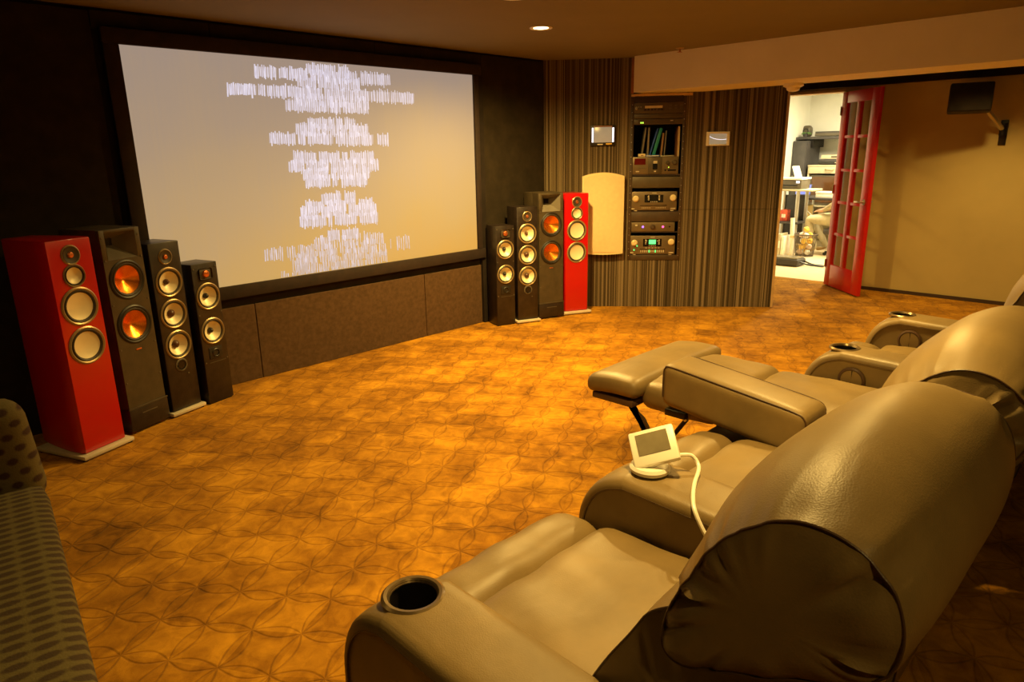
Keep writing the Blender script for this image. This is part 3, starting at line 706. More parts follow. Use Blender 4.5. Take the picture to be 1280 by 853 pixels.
rpanel(119.6, 127, 'rack_dark'); rpanel(141, 146.5, 'panel_olive', 0.012, RWd-0.006); rpanel(217.5, 231.5, 'panel_olive'); rpanel(262, 274, 'panel_brown'); rpanel(317.5, 324.5, 'panel_brown', 0.0, RWd)
boxo('shelf', 'rack_dark', (0.012, RWd-0.012, 0.0, 0.43, zy(216.5), zy(214.5)), rk, 0)
boxo('shelf', 'rack_dark', (0.012, RWd-0.012, 0.0, 0.43, zy(262), zy(260.6)), rk, 0); boxo('shelf', 'rack_dark', (0.012, RWd-0.012, 0.0, 0.43, zy(288.6), zy(287.2)), rk, 0)
def unit(name, y0, y1, label, m='amp_face', x0=0.032, x1=RWd-0.032, depth=0.3, front=-0.006):
    t = on_wall(name, RX0, zy(y1), label, 'hi-fi unit'); h = zy(y0)-zy(y1)
    boxo('case', 'black_metal', (x0+0.006, x1-0.006, front+0.012, depth, 0.002, h-0.004), t, 0.002)
    fp = boxo('front_plate', m, (x0, x1, front, front+0.012, 0.0, h), t, 0.003); return t, h, front
def knob(t, x, z, r, f, m='knob_cream'):
    bm = BM(); lathe(bm, [(r*1.25, 0.0), (r*1.25, -0.003), (r, -0.004), (r*0.96, -0.020), (r*0.8, -0.023), (0, -0.023)], (x, f, z), (0, 1, 0), 26); mesh_obj('knob', bm, m, t)
def plate(t, name, m, x0, x1, z0, z1, f, par=None): return boxo(name, m, (x0, x1, f-0.002, f+0.001, z0, z1), par or t, 0)
def dashes(t, name, m, x0, x1, z, n, wdt, hgt, f):
    for k in range(n):
        x = x0 + (x1-x0)*(k/(max(1, n-1))); plate(t, name, m, x-wdt/2, x+wdt/2, z-hgt/2, z+hgt/2, f)
# tuner
t, h, f = unit('stereo_tuner', 127.4, 140.6, 'slim dark tuner with pale display, topmost unit of the rack', 'panel_olive', 0.012, RWd-0.006)
plate(t, 'display', 'mark_pale', 0.125, 0.285, h*0.48, h*0.70, f); plate(t, 'display_rim', 'panel_brown', 0.115, 0.30, h*0.24, h*0.78, f+0.0005)
dashes(t, 'button', 'display_black', 0.13, 0.28, h*0.36, 6, 0.014, 0.008, f-0.0006)
for z in (0.45, 0.68): dashes(t, 'button', 'grey_plastic', 0.355, 0.455, h*z, 3, 0.024, 0.012, f)
knob(t, 0.05, h*0.5, 0.010, f, 'silver'); dashes(t, 'button', 'mark_pale', 0.07, 0.09, h*0.6, 2, 0.007, 0.007, f)
# slim switch
t, h, f = unit('network_switch', 147.2, 153.8, 'slim dark switch with two lime lights below the tuner', 'panel_olive', 0.012, RWd-0.02, 0.2)
plate(t, 'inset', 'panel_brown', 0.07, 0.40, h*0.15, h*0.85, f)
dashes(t, 'indicator', 'led_lime', 0.095, 0.112, h*0.35, 2, 0.013, 0.014, f-0.001); plate(t, 'mark', 'mark_pale', 0.36, 0.385, h*0.6, h*0.75, f-0.001)
# disc changer
t, h, f = unit('disc_changer', 193, 214.3, 'grey disc changer with red display below the leaning folders', 'amp_face', 0.030, RWd-0.05)
plate(t, 'display', 'display_red', 0.045, 0.148, h*0.56, h*0.92, f)
bm = BM(); box(bm, 0.172, 0.298, f-0.008, f, 0.002, h-0.002, 0.002); dr = mesh_obj('drawer', bm, 'panel_olive', t)
plate(t, 'slot', 'display_black', 0.215, 0.258, h*0.28, h*0.80, f-0.008, dr); plate(t, 'slot_lip', 'mark_pale', 0.218, 0.255, h*0.62, h*0.78, f-0.0095, dr); plate(t, 'eject_mark', 'mark_pale', 0.228, 0.245, h*0.12, h*0.2, f-0.0095, dr)
knob(t, 0.350, h*0.66, 0.015, f, 'panel_olive'); knob(t, 0.414, h*0.67, 0.020, f, 'panel_olive')
dashes(t, 'button', 'grey_plastic', 0.09, 0.15, h*0.35, 6, 0.007, 0.006, f); plate(t, 'button', 'mark_pale', 0.06, 0.09, h*0.13, h*0.2, f); plate(t, 'button', 'display_black', 0.325, 0.34, h*0.18, h*0.26, f); plate(t, 'button', 'display_black', 0.355, 0.43, h*0.18, h*0.26, f); plate(t, 'button', 'led_lime', 0.358, 0.366, h*0.36, h*0.42, f)
# receivers
def receiver(name, y0, y1, label, green):
    t, h, f = unit(name, y0, y1, label, 'amp_face', 0.026, RWd-0.05)
    knob(t, 0.067, h*0.62, 0.024, f); knob(t, 0.415, h*0.66, 0.024, f)
    dp = plate(t, 'display', 'display_black', 0.150, 0.325, h*0.42, h*0.83, f)
    for x in (0.182, 0.285): dashes(t, 'display_mark', 'mark_pale', x, x+0.001, h*0.72, 1, 0.010, 0.008, f-0.001)
    for z in (0.56, 0.63, 0.70, 0.77):
        for x in ((0.175, 0.300) if green else (0.188, 0.287)): plate(t, 'display_mark', 'mark_pale', x-0.007, x+0.007, h*z-0.003, h*z+0.003, f-0.001)
    dashes(t, 'display_mark', 'mark_pale', 0.21, 0.265, h*0.46, 4, 0.009, 0.006, f-0.001)
    if green:
        plate(t, 'display_lit', 'led_green', 0.205, 0.270, h*0.55, h*0.78, f-0.0012)
        plate(t, 'slot', 'display_black', 0.12, 0.36, h*0.255, h*0.285, f)
        dashes(t, 'button', 'mark_pale', 0.13, 0.345, h*0.16, 12, 0.008, 0.022, f); dashes(t, 'lit_button', 'led_green', 0.21, 0.268, h*0.16, 2, 0.009, 0.024, f-0.001)
        plate(t, 'indicator', 'led_green', 0.060, 0.070, h*0.20, h*0.27, f); plate(t, 'indicator', 'led_green', 0.088, 0.098, h*0.42, h*0.49, f)
        dashes(t, 'button', 'mark_pale', 0.18, 0.30, h*0.34, 5, 0.016, 0.006, f)
    else:
        plate(t, 'slot', 'display_black', 0.11, 0.36, h*0.24, h*0.27, f)
        dashes(t, 'button', 'mark_pale', 0.13, 0.205, h*0.13, 7, 0.005, 0.010, f); dashes(t, 'button', 'mark_pale', 0.26, 0.345, h*0.13, 7, 0.005, 0.010, f)
    plate(t, 'mark', 'mark_pale', 0.22, 0.26, h*0.90, h*0.935, f); plate(t, 'mark', 'mark_pale', 0.03, 0.06, h*0.06, h*0.11, f); plate(t, 'mark', 'mark_pale', 0.395, 0.44, h*0.06, h*0.11, f)
    for x in (0.07, 0.41): boxo('foot', 'mark_pale', (x-0.014, x+0.014, f+0.004, f+0.03, -0.008, 0.001), t, 0)
receiver('av_receiver', 236, 259.6, 'surround receiver with two cream knobs and a dark display, mid rack', False)
receiver('av_receiver', 292.5, 316.6, 'surround receiver with two cream knobs and a green lit display, lowest in the rack', True)
# small preamplifier with coloured lights
t, h, f = unit('preamplifier', 275, 287, 'slim preamplifier with violet and pink lights between the two receivers', 'amp_face', 0.034, RWd-0.06)
knob(t, 0.235, h*0.5, 0.020, f, 'panel_brown')
for x, m in ((0.143, 'led_violet'), (0.332, 'led_pink')):
    bm = BM(); lathe(bm, [(0.011, 0), (0.009, -0.005), (0, -0.007)], (x, f, h*0.5), (0, 1, 0), 16); mesh_obj('light_button', bm, m, t)
plate(t, 'button', 'mark_pale', 0.07, 0.092, h*0.6, h*0.76, f)
bm = BM(); lathe(bm, [(0.007, 0), (0.007, -0.003), (0, -0.0035)], (0.394, f, h*0.5), (0, 1, 0), 12); mesh_obj('socket', bm, 'display_black', t)
# leaning folders and odds on top of the changer
zb = zy(193)+0.001
def folder(s0, lean, th, hh, m, label, dep=0.2, y=0.08):
    t = on_wall('folder', RX0+s0, zb, label, 'folder', 'folders standing on the disc changer', y)
    bm = BM(); box(bm, -th/2, th/2, 0, dep, 0, hh, 0.002)
    o = mesh_obj('cover', bm, m, t); o.rotation_euler.y = lean; o.location.z = abs(math.sin(lean))*th/2
    boxo('page_block', 'paper', (-th*0.3, th*0.3, 0.004, dep+0.003, 0.003, hh-0.004), o, 0)
folder(0.118, 0.12, 0.014, 0.270, 'grey_cover', 'grey folder leaning alone at the rack opening end')
folder(0.172, 0.03, 0.016, 0.268, 'grey_cover', 'grey folder standing upright beside the blue folder')
folder(0.188, 0.28, 0.012, 0.265, 'blue_cover', 'blue folder leaning in the equipment rack')
folder(0.224, 0.26, 0.028, 0.262, 'teal_cover', 'teal green folder leaning in the equipment rack')
folder(0.298, 0.07, 0.016, 0.215, 'tan_cover', 'brown folder leaning behind the teal one in the rack')
folder(0.326, 0.06, 0.008, 0.235, 'grey_cover', 'thin pale grey folder, last of the leaning row in the rack')
t = on_wall('power_adapter', RX0+0.115, zb, 'small cream adapter lying on the disc changer', 'adapter', y=0.03)
bm = BM(); box(bm, -0.034, 0.034, 0, 0.04, 0, 0.030, 0.005); mesh_obj('body', bm, 'cream_frame', t)
boxo('plug_hole', 'rust_wood', (-0.01, 0.014, -0.001, 0.001, 0.008, 0.018), t, 0)
t = on_wall('disc_case', RX0+0.215, zb, 'flat blue disc case lying on the disc changer', 'disc case', y=0.03)
bm = BM(); box(bm, -0.063, 0.063, 0, 0.046, 0, 0.018, 0.003); mesh_obj('cover', bm, 'blue_cover', t); boxo('page_edge', 'paper', (-0.06, 0.06, -0.001, 0.002, 0.005, 0.013), t, 0)
t = on_wall('disc_case', RX0+0.348, zb, 'flat grey disc case lying on the disc changer', 'disc case', y=0.03)
bm = BM(); box(bm, -0.066, 0.066, 0, 0.046, 0, 0.012, 0.003); mesh_obj('cover', bm, 'grey_cover', t); boxo('page_edge', 'mark_pale', (-0.06, 0.06, -0.001, 0.002, 0.003, 0.009), t, 0)
t = on_wall('upright_board', RX0+0.452, zb, 'reddish board standing at the end of the rack opening', 'board', y=0.06)
boxo('face', 'rust_wood', (-0.008, 0.008, 0, 0.28, 0, 0.27), t, 0.002); boxo('edge_band', 'pale_wood', (-0.009, 0.009, -0.003, 0.001, 0, 0.27), t, 0)

# ------------------------------------------------------------------ red french door standing open
HN = Vector((7.845, 2.795, 0)); FR = Vector((7.365, 2.285, 0)); DL = (FR-HN).length
ang = math.atan2(FR.y-HN.y, FR.x-HN.x)
dr = empty('door_1', HN, ang); tag(dr, 'bright red french door with ten glass panes standing open', 'door', kind='structure')
T0, T1 = -0.02, 0.02; Z0, Z1 = 0.012, 2.035; ST, TR_, BR_ = 0.105, 0.11, 0.235
boxo('stile', 'door_red', (0, ST, T0, T1, Z0, Z1), dr, 0.004); boxo('stile', 'door_red', (DL-ST-0.03, DL, T0, T1, Z0, Z1), dr, 0.004)
boxo('rail', 'door_red', (ST, DL-ST-0.03, T0, T1, Z1-TR_, Z1), dr, 0.004); boxo('rail', 'door_red', (ST, DL-ST-0.03, T0, T1, Z0, Z0+BR_), dr, 0.004)
x0, x1 = ST, DL-ST-0.03; z0, z1 = Z0+BR_, Z1-TR_
xm = (x0+x1)/2; mv, mh = 0.038, 0.014
boxo('muntin', 'door_red', (xm-mv, xm+mv, T0+0.004, T1-0.004, z0, z1), dr, 0.004)
for k in range(1, 5):
    z = z0+(z1-z0)*k/5
    for a, b_ in ((x0, xm-mv), (xm+mv, x1)): boxo('muntin', 'door_red', (a, b_, T0+0.004, T1-0.004, z-mh, z+mh), dr, 0.003)
for k in range(5):
    za, zc = z0+(z1-z0)*k/5+(mh if k else 0), z0+(z1-z0)*(k+1)/5-(mh if k < 4 else 0)
    for a, b_ in ((x0, xm-mv), (xm+mv, x1)):
        boxo('pane', 'door_glass', (a, b_, -0.002, 0.002, za, zc), dr, 0, smooth=0)
for sy in (-1, 1):
    bm = BM(); cyl(bm, (DL-0.06, sy*0.02, 0.955), (DL-0.06, sy*0.028, 0.955), 0.028, n=20); cyl(bm, (DL-0.06, sy*0.02, 0.955), (DL-0.06, sy*0.065, 0.955), 0.010, n=12)
    h_ = mesh_obj('handle', bm, 'silver', dr)
    bm = BM(); tube(bm, catmull([(DL-0.06, sy*0.06, 0.955), (DL-0.10, sy*0.064, 0.956), (DL-0.17, sy*0.06, 0.952)], 4), 0.009, 8); mesh_obj('lever', bm, 'silver', h_)
for z in (0.25, 1.05, 1.85):
    bm = BM(); cyl(bm, (0.0, -0.024, z-0.045), (0.0, -0.024, z+0.045), 0.008, n=10); mesh_obj('hinge', bm, 'brass_ring', dr)

# ------------------------------------------------------------------ surround speaker on a wall arm
t = empty('surround_speaker', (RWX, 1.36, 1.62)); tag(t, 'small black speaker on a silver swivel arm high on the beige wall', 'speaker')
bm = BM(); box(bm, -0.012, 0.0, -0.03, 0.03, -0.14, 0.08, 0.004); mesh_obj('wall_plate', bm, 'black_metal', t)
c0 = at(1213, 123, 0, RWX-0.32)-Vector((RWX, 1.36, 1.62))
bm = BM(); tube(bm, catmull([(-0.012, 0, 0.0), (-0.06, 0.02, 0.02), (c0.x+0.10, c0.y-0.13, c0.z-0.11), (c0.x+0.06, c0.y-0.08, c0.z-0.04)], 5), 0.022, 10); mesh_obj('arm', bm, 'silver', t)
bm = BM(); cyl(bm, (-0.02, 0.0, -0.055), (-0.02, 0.0, 0.055), 0.032, n=14); mesh_obj('pivot', bm, 'black_metal', t)
bm = BM(); box(bm, -0.10, 0.10, -0.165, 0.165, -0.125, 0.125, 0.014); hd = mesh_obj('cabinet', bm, 'black_plastic', t); hd.location = c0; hd.rotation_euler = (0.0, R_(4), R_(14))
bm = BM(); box(bm, -0.112, -0.099, -0.155, 0.155, -0.115, 0.115, 0.006); mesh_obj('grille', bm, 'wall_black', hd)
bm = BM(); box(bm, 0.09, 0.125, -0.17, -0.08, -0.06, 0.03, 0.008); mesh_obj('bracket', bm, 'black_metal', hd)

# ------------------------------------------------------------------ office seen through the doorway
def P(px, py, x): return at(px, py, 0, x)
# wall shelf with things
yl, yr = P(983, 170, 11.35).y, P(1062, 170, 11.35).y
zs = P(1015, 171, 11.35).z
t = empty('wall_shelf', (11.55, (yl+yr)/2-0.15, zs)); tag(t, 'long black shelf high on the office far wall', 'shelf')
hw = (yl-yr)/2+0.2
boxo('board', 'desk_dark', (-0.24, 0.24, -hw, min(hw, 4.71-(yl+yr)/2+0.15), -0.04, 0.0), t, 0.003)
for yy in (-hw+0.15, 0.2): boxo('bracket', 'black_metal', (-0.2, 0.24, yy, yy+0.03, -0.16, -0.04), t, 0.003)
pq = P(1008, 160, 11.5)
t = empty('desk_speaker', (11.64, P(1008, 160, 11.64).y-0.02, zs+0.001)); tag(t, 'grey rounded speaker on the black office shelf', 'speaker')
bm = BM(); rbox(bm, -0.07, 0.07, -0.075, 0.075, 0, 0.17, 0.05, 0.01, 8); mesh_obj('body', bm, 'grey_plastic', t)
bm = BM(); lathe(bm, [(0.05, 0), (0.045, -0.006), (0.02, 0.006), (0, 0.004)], (-0.07, 0, 0.085), (1, 0, 0), 20); mesh_obj('cone', bm, 'black_plastic', t)
pq = P(1030, 165, 11.5)
t = empty('flat_player', (11.5, pq.y-0.16, zs+0.001)); tag(t, 'long flat black player on the office shelf', 'player')
boxo('case', 'desk_dark', (-0.14, 0.14, -0.24, 0.24, 0.004, 0.075), t, 0.004); boxo('front_plate', 'grey_plastic', (-0.147, -0.139, -0.24, 0.24, 0.006, 0.05), t, 0.002)
pq = P(993, 166, 11.5)
t = empty('potted_plant', (11.40, 4.60, zs+0.001)); tag(t, 'small trailing green plant at the end of the office shelf', 'plant')
bm = BM(); lathe(bm, [(0, 0), (0.03, 0), (0.038, 0.05), (0, 0.05)], (0, 0, 0), (0, 0, 1), 16); mesh_obj('pot', bm, 'desk_dark', t)
for k in range(9):
    a = k*2.4; bm = BM(); L = 0.06+0.02*(k % 3)
    pts = [(0, 0, 0.05), (math.cos(a)*L*0.5, math.sin(a)*L*0.5, 0.075), (math.cos(a)*L, math.sin(a)*L, 0.035)]
    px_ = Vector((-math.sin(a), math.cos(a), 0))*0.014
    v = [bm.verts.new(Vector(pts[0])), bm.verts.new(Vector(pts[1])+px_), bm.verts.new(Vector(pts[2])), bm.verts.new(Vector(pts[1])-px_)]
    bm.faces.new((v[0], v[1], v[2])); bm.faces.new((v[0], v[2], v[3])); mesh_obj('leaf', bm, 'green_leaf', t)
# dark tall cabinet standing before the wall
a = P(991, 175, 11.2); b_ = P(1009, 175, 11.2)
t = empty('tall_cabinet', (11.45, (a.y+b_.y)/2, 0)); tag(t, 'tall dark grey cabinet under the office shelf', 'cabinet')
hw = (a.y-b_.y)/2
boxo('body', 'desk_dark', (-0.22, 0.3, -hw, hw, 0, zs-0.06), t, 0.004); boxo('door', 'desk_dark', (-0.24, -0.221, -hw+0.01, hw-0.01, 0.05, zs-0.08), t, 0.003)
bm = BM(); cyl(bm, (-0.25, hw-0.04, 0.85), (-0.25, hw-0.04, 1.05), 0.007, n=8); mesh_obj('handle', bm, 'steel', t)
# media stand: drawer above a tube television
a = P(1010, 207, 11.2); b_ = P(1052, 207, 11.2); yc = (a.y+b_.y)/2-0.12; hw = (a.y-b_.y)/2+0.12
zt = P(1030, 206.5, 11.2).z; zd = P(1030, 217, 11.2).z; zf = P(1030, 256, 11.2).z
t = empty('media_stand', (11.45, yc, 0)); tag(t, 'beige media stand with a drawer holding a tube television', 'stand')
boxo('top_board', 'desk_beige', (-0.26, 0.3, -hw, hw, zt-0.02, zt), t, 0.003)
for sy in (-1, 1): boxo('side_board', 'desk_beige', (-0.24, 0.3, sy*hw-0.02*(sy > 0), sy*hw+0.02*(sy < 0), 0, zt-0.02), t, 0.003)
boxo('bottom_board', 'desk_beige', (-0.24, 0.3, -hw+0.02, hw-0.02, zf-0.04, zf-0.015), t, 0.003)
boxo('rear_board', 'desk_beige', (0.27, 0.3, -hw+0.02, hw-0.02, 0, zt-0.02), t, 0)
dw = boxo('drawer', 'desk_beige', (-0.255, 0.2, -hw+0.02, hw-0.02, zd, zt-0.024), t, 0.003)
bm = BM(); tube(bm, catmull([(-0.257, 0.10, (zt+zd)/2), (-0.29, 0.06, (zt+zd)/2-0.01), (-0.29, 0.0, (zt+zd)/2-0.01), (-0.257, -0.03, (zt+zd)/2)], 4), 0.010, 8); mesh_obj('drawer_handle', bm, 'brass_ring', dw)
t = empty('tube_television', (11.45, yc, zf-0.013)); tag(t, 'tube television with dark brown screen inside the beige stand', 'television')
hh = zd-zf; boxo('case', 'grey_plastic', (-0.22, 0.22, -hw+0.04, hw-0.04, 0.004, hh-0.01), t, 0.012)
bm = BM(); rbox(bm, -0.235, -0.21, -hw+0.07, hw-0.07, 0.04, hh-0.035, 0.012, 0, 6); mesh_obj('screen', bm, 'tv_screen', t)
t = empty('video_recorder', (11.42, yc+0.02, zt+0.001)); tag(t, 'black video recorder on top of the beige media stand', 'player')
boxo('case', 'desk_dark', (-0.16, 0.16, -0.22, 0.22, 0.006, 0.085), t, 0.004); boxo('front_plate', 'black_plastic', (-0.168, -0.158, -0.22, 0.22, 0.01, 0.05), t, 0.002); boxo('cassette_slot', 'mark_pale', (-0.170, -0.167, -0.17, -0.03, 0.03, 0.04), t, 0)
t = empty('stereo_deck', (11.42, yc+0.0, zt+0.090)); tag(t, 'pale deck stacked on the black video recorder', 'player')
boxo('case', 'desk_beige', (-0.15, 0.15, -0.21, 0.21, 0.004, 0.06), t, 0.004); boxo('front_plate', 'grey_plastic', (-0.155, -0.148, -0.12, 0.06, 0.018, 0.046), t, 0.001); boxo('light', 'led_pink', (-0.157, -0.149, -0.15, -0.135, 0.03, 0.042), t, 0)
# desk with black top
zdk = P(1015, 247, 10.5).z
a = P(996, 247, 10.5).y; b_ = P(1075, 247, 10.5).y
t = empty('office_desk', (10.62, (a+b_)/2, 0)); tag(t, 'office desk with a thin black top and steel legs', 'desk'); hw = (a-b_)/2
boxo('desktop', 'desk_dark', (-0.18, 0.45, -hw, hw, zdk-0.03, zdk), t, 0.004)
for sx in (-0.13, 0.40):
    for sy in (-hw+0.05, hw-0.05):
        bm = BM(); cyl(bm, (sx, sy, 0), (sx, sy, zdk-0.03), 0.018, n=10); mesh_obj('leg', bm, 'steel', t)
pq = P(1030, 243, 10.5)
t = empty('white_box', (10.6, pq.y, zdk+0.001)); tag(t, 'white paper box on the black office desk', 'box')
bm = BM(); box(bm, -0.1, 0.1, -0.12, 0.12, 0, 0.065, 0.003); mesh_obj('carton', bm, 'paper', t); boxo('lid', 'paper', (-0.104, 0.104, -0.124, 0.124, 0.058, 0.085), t, 0.002)
pq = P(999, 238, 10.5)
t = empty('laptop', (10.58, pq.y, zdk+0.001)); tag(t, 'small laptop with bluish lit screen on the office desk', 'laptop')
boxo('keyboard_base', 'grey_plastic', (-0.13, 0.06, -0.12, 0.12, 0.0, 0.02), t, 0.004)
sc = boxo('lid', 'desk_dark', (-0.006, 0.006, -0.12, 0.12, 0.0, 0.17), t, 0.003); sc.location = (0.06, 0, 0.018); sc.rotation_euler.y = R_(14)
boxo('display', 'laptop_blue', (-0.008, -0.005, -0.108, 0.108, 0.012, 0.16), sc, 0)
# corner computer stand by the door with a printer
g = P(996, 322, 10.15)
t = empty('computer_stand', (10.15, g.y+0.16, 0)); tag(t, 'steel computer stand with a pale shelf just inside the office', 'stand')
zsh = P(996, 236, 10.15).z
boxo('shelf', 'desk_beige', (-0.2, 0.2, -0.36, 0.2, zsh-0.025, zsh), t, 0.004)
boxo('lower_shelf', 'desk_dark', (-0.2, 0.2, -0.20, 0.2, 0.42, 0.45), t, 0.004)
for sx in (-0.16, 0.16):
    bm = BM(); cyl(bm, (sx, -0.16, 0), (sx, -0.16, zsh-0.02), 0.026, n=14); mesh_obj('post', bm, 'steel', t)
    bm = BM(); cyl(bm, (sx, 0.17, 0), (sx, 0.17, zsh-0.02), 0.02, n=12); mesh_obj('post', bm, 'steel', t)
boxo('rear_panel', 'desk_dark', (0.17, 0.19, -0.15, 0.17, 0.1, zsh-0.1), t, 0.002)
t = empty('printer', (10.15, g.y+0.16, zsh+0.001)); tag(t, 'white printer with paper tray on the steel computer stand', 'printer')
boxo('body', 'grey_plastic', (-0.16, 0.16, -0.19, 0.17, 0.004, 0.13), t, 0.012); boxo('cover', 'white_plastic', (-0.17, 0.17, -0.20, 0.17, 0.13, 0.16), t, 0.006)
tr = boxo('paper_tray', 'paper', (-0.12, 0.12, -0.004, 0.004, 0, 0.17), t, 0.002); tr.location = (0.05, -0.06, 0.155); tr.rotation_euler.x = R_(-20)
for yy in (-0.14, 0.10): boxo('roller_lamp', 'led_white', (-0.164, -0.158, yy-0.025, yy+0.025, 0.085, 0.115), t, 0.002)
boxo('slot', 'display_black', (-0.163, -0.158, -0.14, 0.12, 0.045, 0.06), t, 0)
t = empty('red_box', (10.08, g.y+0.20, 0.451)); tag(t, 'small red box on the lower shelf of the steel stand', 'box')
bm = BM(); box(bm, -0.06, 0.06, -0.05, 0.05, 0, 0.16, 0.004); mesh_obj('carton', bm, 'red_print', t); boxo('label_strip', 'paper', (-0.062, -0.058, -0.03, 0.03, 0.05, 0.10), t, 0)
# tall cardboard box, waste basket with paper
g2 = P(1003, 306, 10.35)
t = empty('cardboard_box', (10.62, P(1003, 300, 10.62).y, 0)); tag(t, 'tall narrow cardboard box behind the waste basket', 'box')
zt2 = P(1003, 256, 10.62).z
bm = BM(); box(bm, -0.1, 0.1, -0.075, 0.075, 0, zt2, 0.003); mesh_obj('carton', bm, 'cardboard', t)
boxo('tape', 'paper', (-0.102, -0.099, -0.012, 0.012, 0.02, zt2-0.02), t, 0)
wb = at(1005, 320); t = empty('waste_basket', (wb.x, wb.y, 0)); tag(t, 'wire mesh waste basket full of crumpled paper', 'waste basket')
bm = BM()
for z, r in ((0.005, 0.115), (0.30, 0.150), (0.31, 0.152)): tube(bm, [(r*math.cos(2*PI*k/28), r*math.sin(2*PI*k/28), z) for k in range(28)], 0.006, 6, True)
mesh_obj('rim', bm, 'wire', t)
bm = BM()
for k in range(36):
    for sg in (-1, 1):
        a0 = 2*PI*k/36; tube(bm, [((0.115+0.035*j/4)*math.cos(a0+sg*0.25*j/4), (0.115+0.035*j/4)*math.sin(a0+sg*0.25*j/4), 0.005+0.295*j/4) for j in range(5)], 0.0018, 4)
o = mesh_obj('wire_mesh', bm, 'wire', t); o['kind'] = 'stuff'
bm = BM(); cyl(bm, (0, 0, 0.0), (0, 0, 0.008), 0.113, n=24); mesh_obj('bottom', bm, 'wire', t)
rp = random.Random(5)
for k in range(13):
    m = ('paper_gold', 'paper_pink', 'paper', 'paper_gold')[k % 4]
    z = 0.055+0.080*(k//3); rr = 0.042; a0 = (k % 3)*2*PI/3+0.5*(k//3); q = 0.060 if k < 12 else 0.0
    p = empty('crumpled_paper', (wb.x+q*math.cos(a0), wb.y+q*math.sin(a0), z)); tag(p, {'paper_gold': 'crumpled yellow paper in the wire waste basket', 'paper_pink': 'crumpled pink paper in the wire waste basket', 'paper': 'crumpled white paper in the wire waste basket'}[m], 'paper', 'crumpled papers in the waste basket')
    bm = BM(); bmesh.ops.create_icosphere(bm, subdivisions=2, radius=rr)
    for v in bm.verts: v.co *= rp.uniform(0.75, 1.1)
    mesh_obj('sheet', bm, m, p, 12)
g3 = P(990, 300, 9.95)
t = empty('rolled_drawing', (wb.x-0.02, wb.y+0.17, 0)); tag(t, 'pale rolled drawing leaning beside the waste basket', 'paper roll')
bm = BM(); cyl(bm, (0, 0.0, 0), (0.05, 0.05, 0.52), 0.03, n=14); mesh_obj('roll', bm, 'paper', t); bm = BM(); cyl(bm, (0.024, 0.024, 0.24), (0.027, 0.027, 0.27), 0.0315, n=14); mesh_obj('band', bm, 'cardboard', t)
# files and a laptop bag on the floor by the doorway
b0 = at(978, 318)
for k in range(5):
    t = empty('file_binder', (b0.x+0.03, b0.y+0.16-0.045*k, 0)); tag(t, ['white binder next to the rolled drawing', 'grey binder between two white binders', 'low white binder beside the grey one', 'tall beige binder in the row by the doorway', 'white binder at the doorway end of the row'][k], 'binder', 'binders on the office floor')
    bm = BM(); box(bm, -0.12, 0.12, -0.018, 0.018, 0, 0.30-0.03*(k % 3), 0.003); mesh_obj('cover', bm, ('paper', 'grey_cover', 'paper', 'desk_beige', 'paper')[k], t); boxo('spine_label', 'white_plastic', (-0.122, -0.119, -0.012, 0.012, 0.1, 0.2), t, 0)
b1 = at(984, 331); t = empty('laptop_bag', (b1.x, b1.y, 0)); tag(t, 'black bag with patterned top lying on the pale office floor', 'bag')
bm = BM(); rbox(bm, -0.14, 0.14, -0.19, 0.19, 0.0, 0.10, 0.03, 0.01, 8); mesh_obj('body', bm, 'desk_dark', t)
boxo('top_flap', 'lcd_grey', (-0.12, 0.10, -0.17, 0.17, 0.098, 0.112), t, 0.005)
bm = BM(); tube(bm, catmull([(-0.05, -0.18, 0.06), (-0.02, -0.27, 0.03), (0.0, -0.42, 0.02), (0.06, -0.44, 0.02), (0.08, -0.3, 0.02), (0.06, -0.19, 0.06)], 5), 0.011, 8); mesh_obj('handle', bm, 'black_plastic', t)
# white cable hanging from the desk
pts = [P(1003, 246, 10.42), P(1008, 262, 10.40), P(1014, 270, 10.38), P(1009, 276, 10.38), P(1006, 277, 10.4)]
c_ = Vector((10.42, pts[0].y, 0)); t = empty('white_cable', c_); tag(t, 'white cable looping down from the black office desk', 'cable')
bm = BM(); tube(bm, [p-c_ for p in catmull(pts+[Vector((10.4, pts[-1].y+0.03, 0.02))], 5)], 0.008, 6); mesh_obj('lead', bm, 'white_plastic', t)
bm = BM(); box(bm, -0.012, 0.012, -0.012, 0.012, -0.03, 0.02, 0.002); o = mesh_obj('plug', bm, 'white_plastic', t); o.location = pts[0]-c_
# print on the far wall seen through the door panes
pr = P(1057, 226, 11.75); t = empty('wall_print', (11.795, pr.y, pr.z)); tag(t, 'small red and white print on the office wall, seen through the door panes', 'poster')
boxo('sheet', 'paper', (-0.006, 0.0, -0.12, 0.12, -0.14, 0.14), t, 0); boxo('red_area', 'red_print', (-0.008, -0.005, -0.10, 0.10, -0.06, 0.12), t, 0)

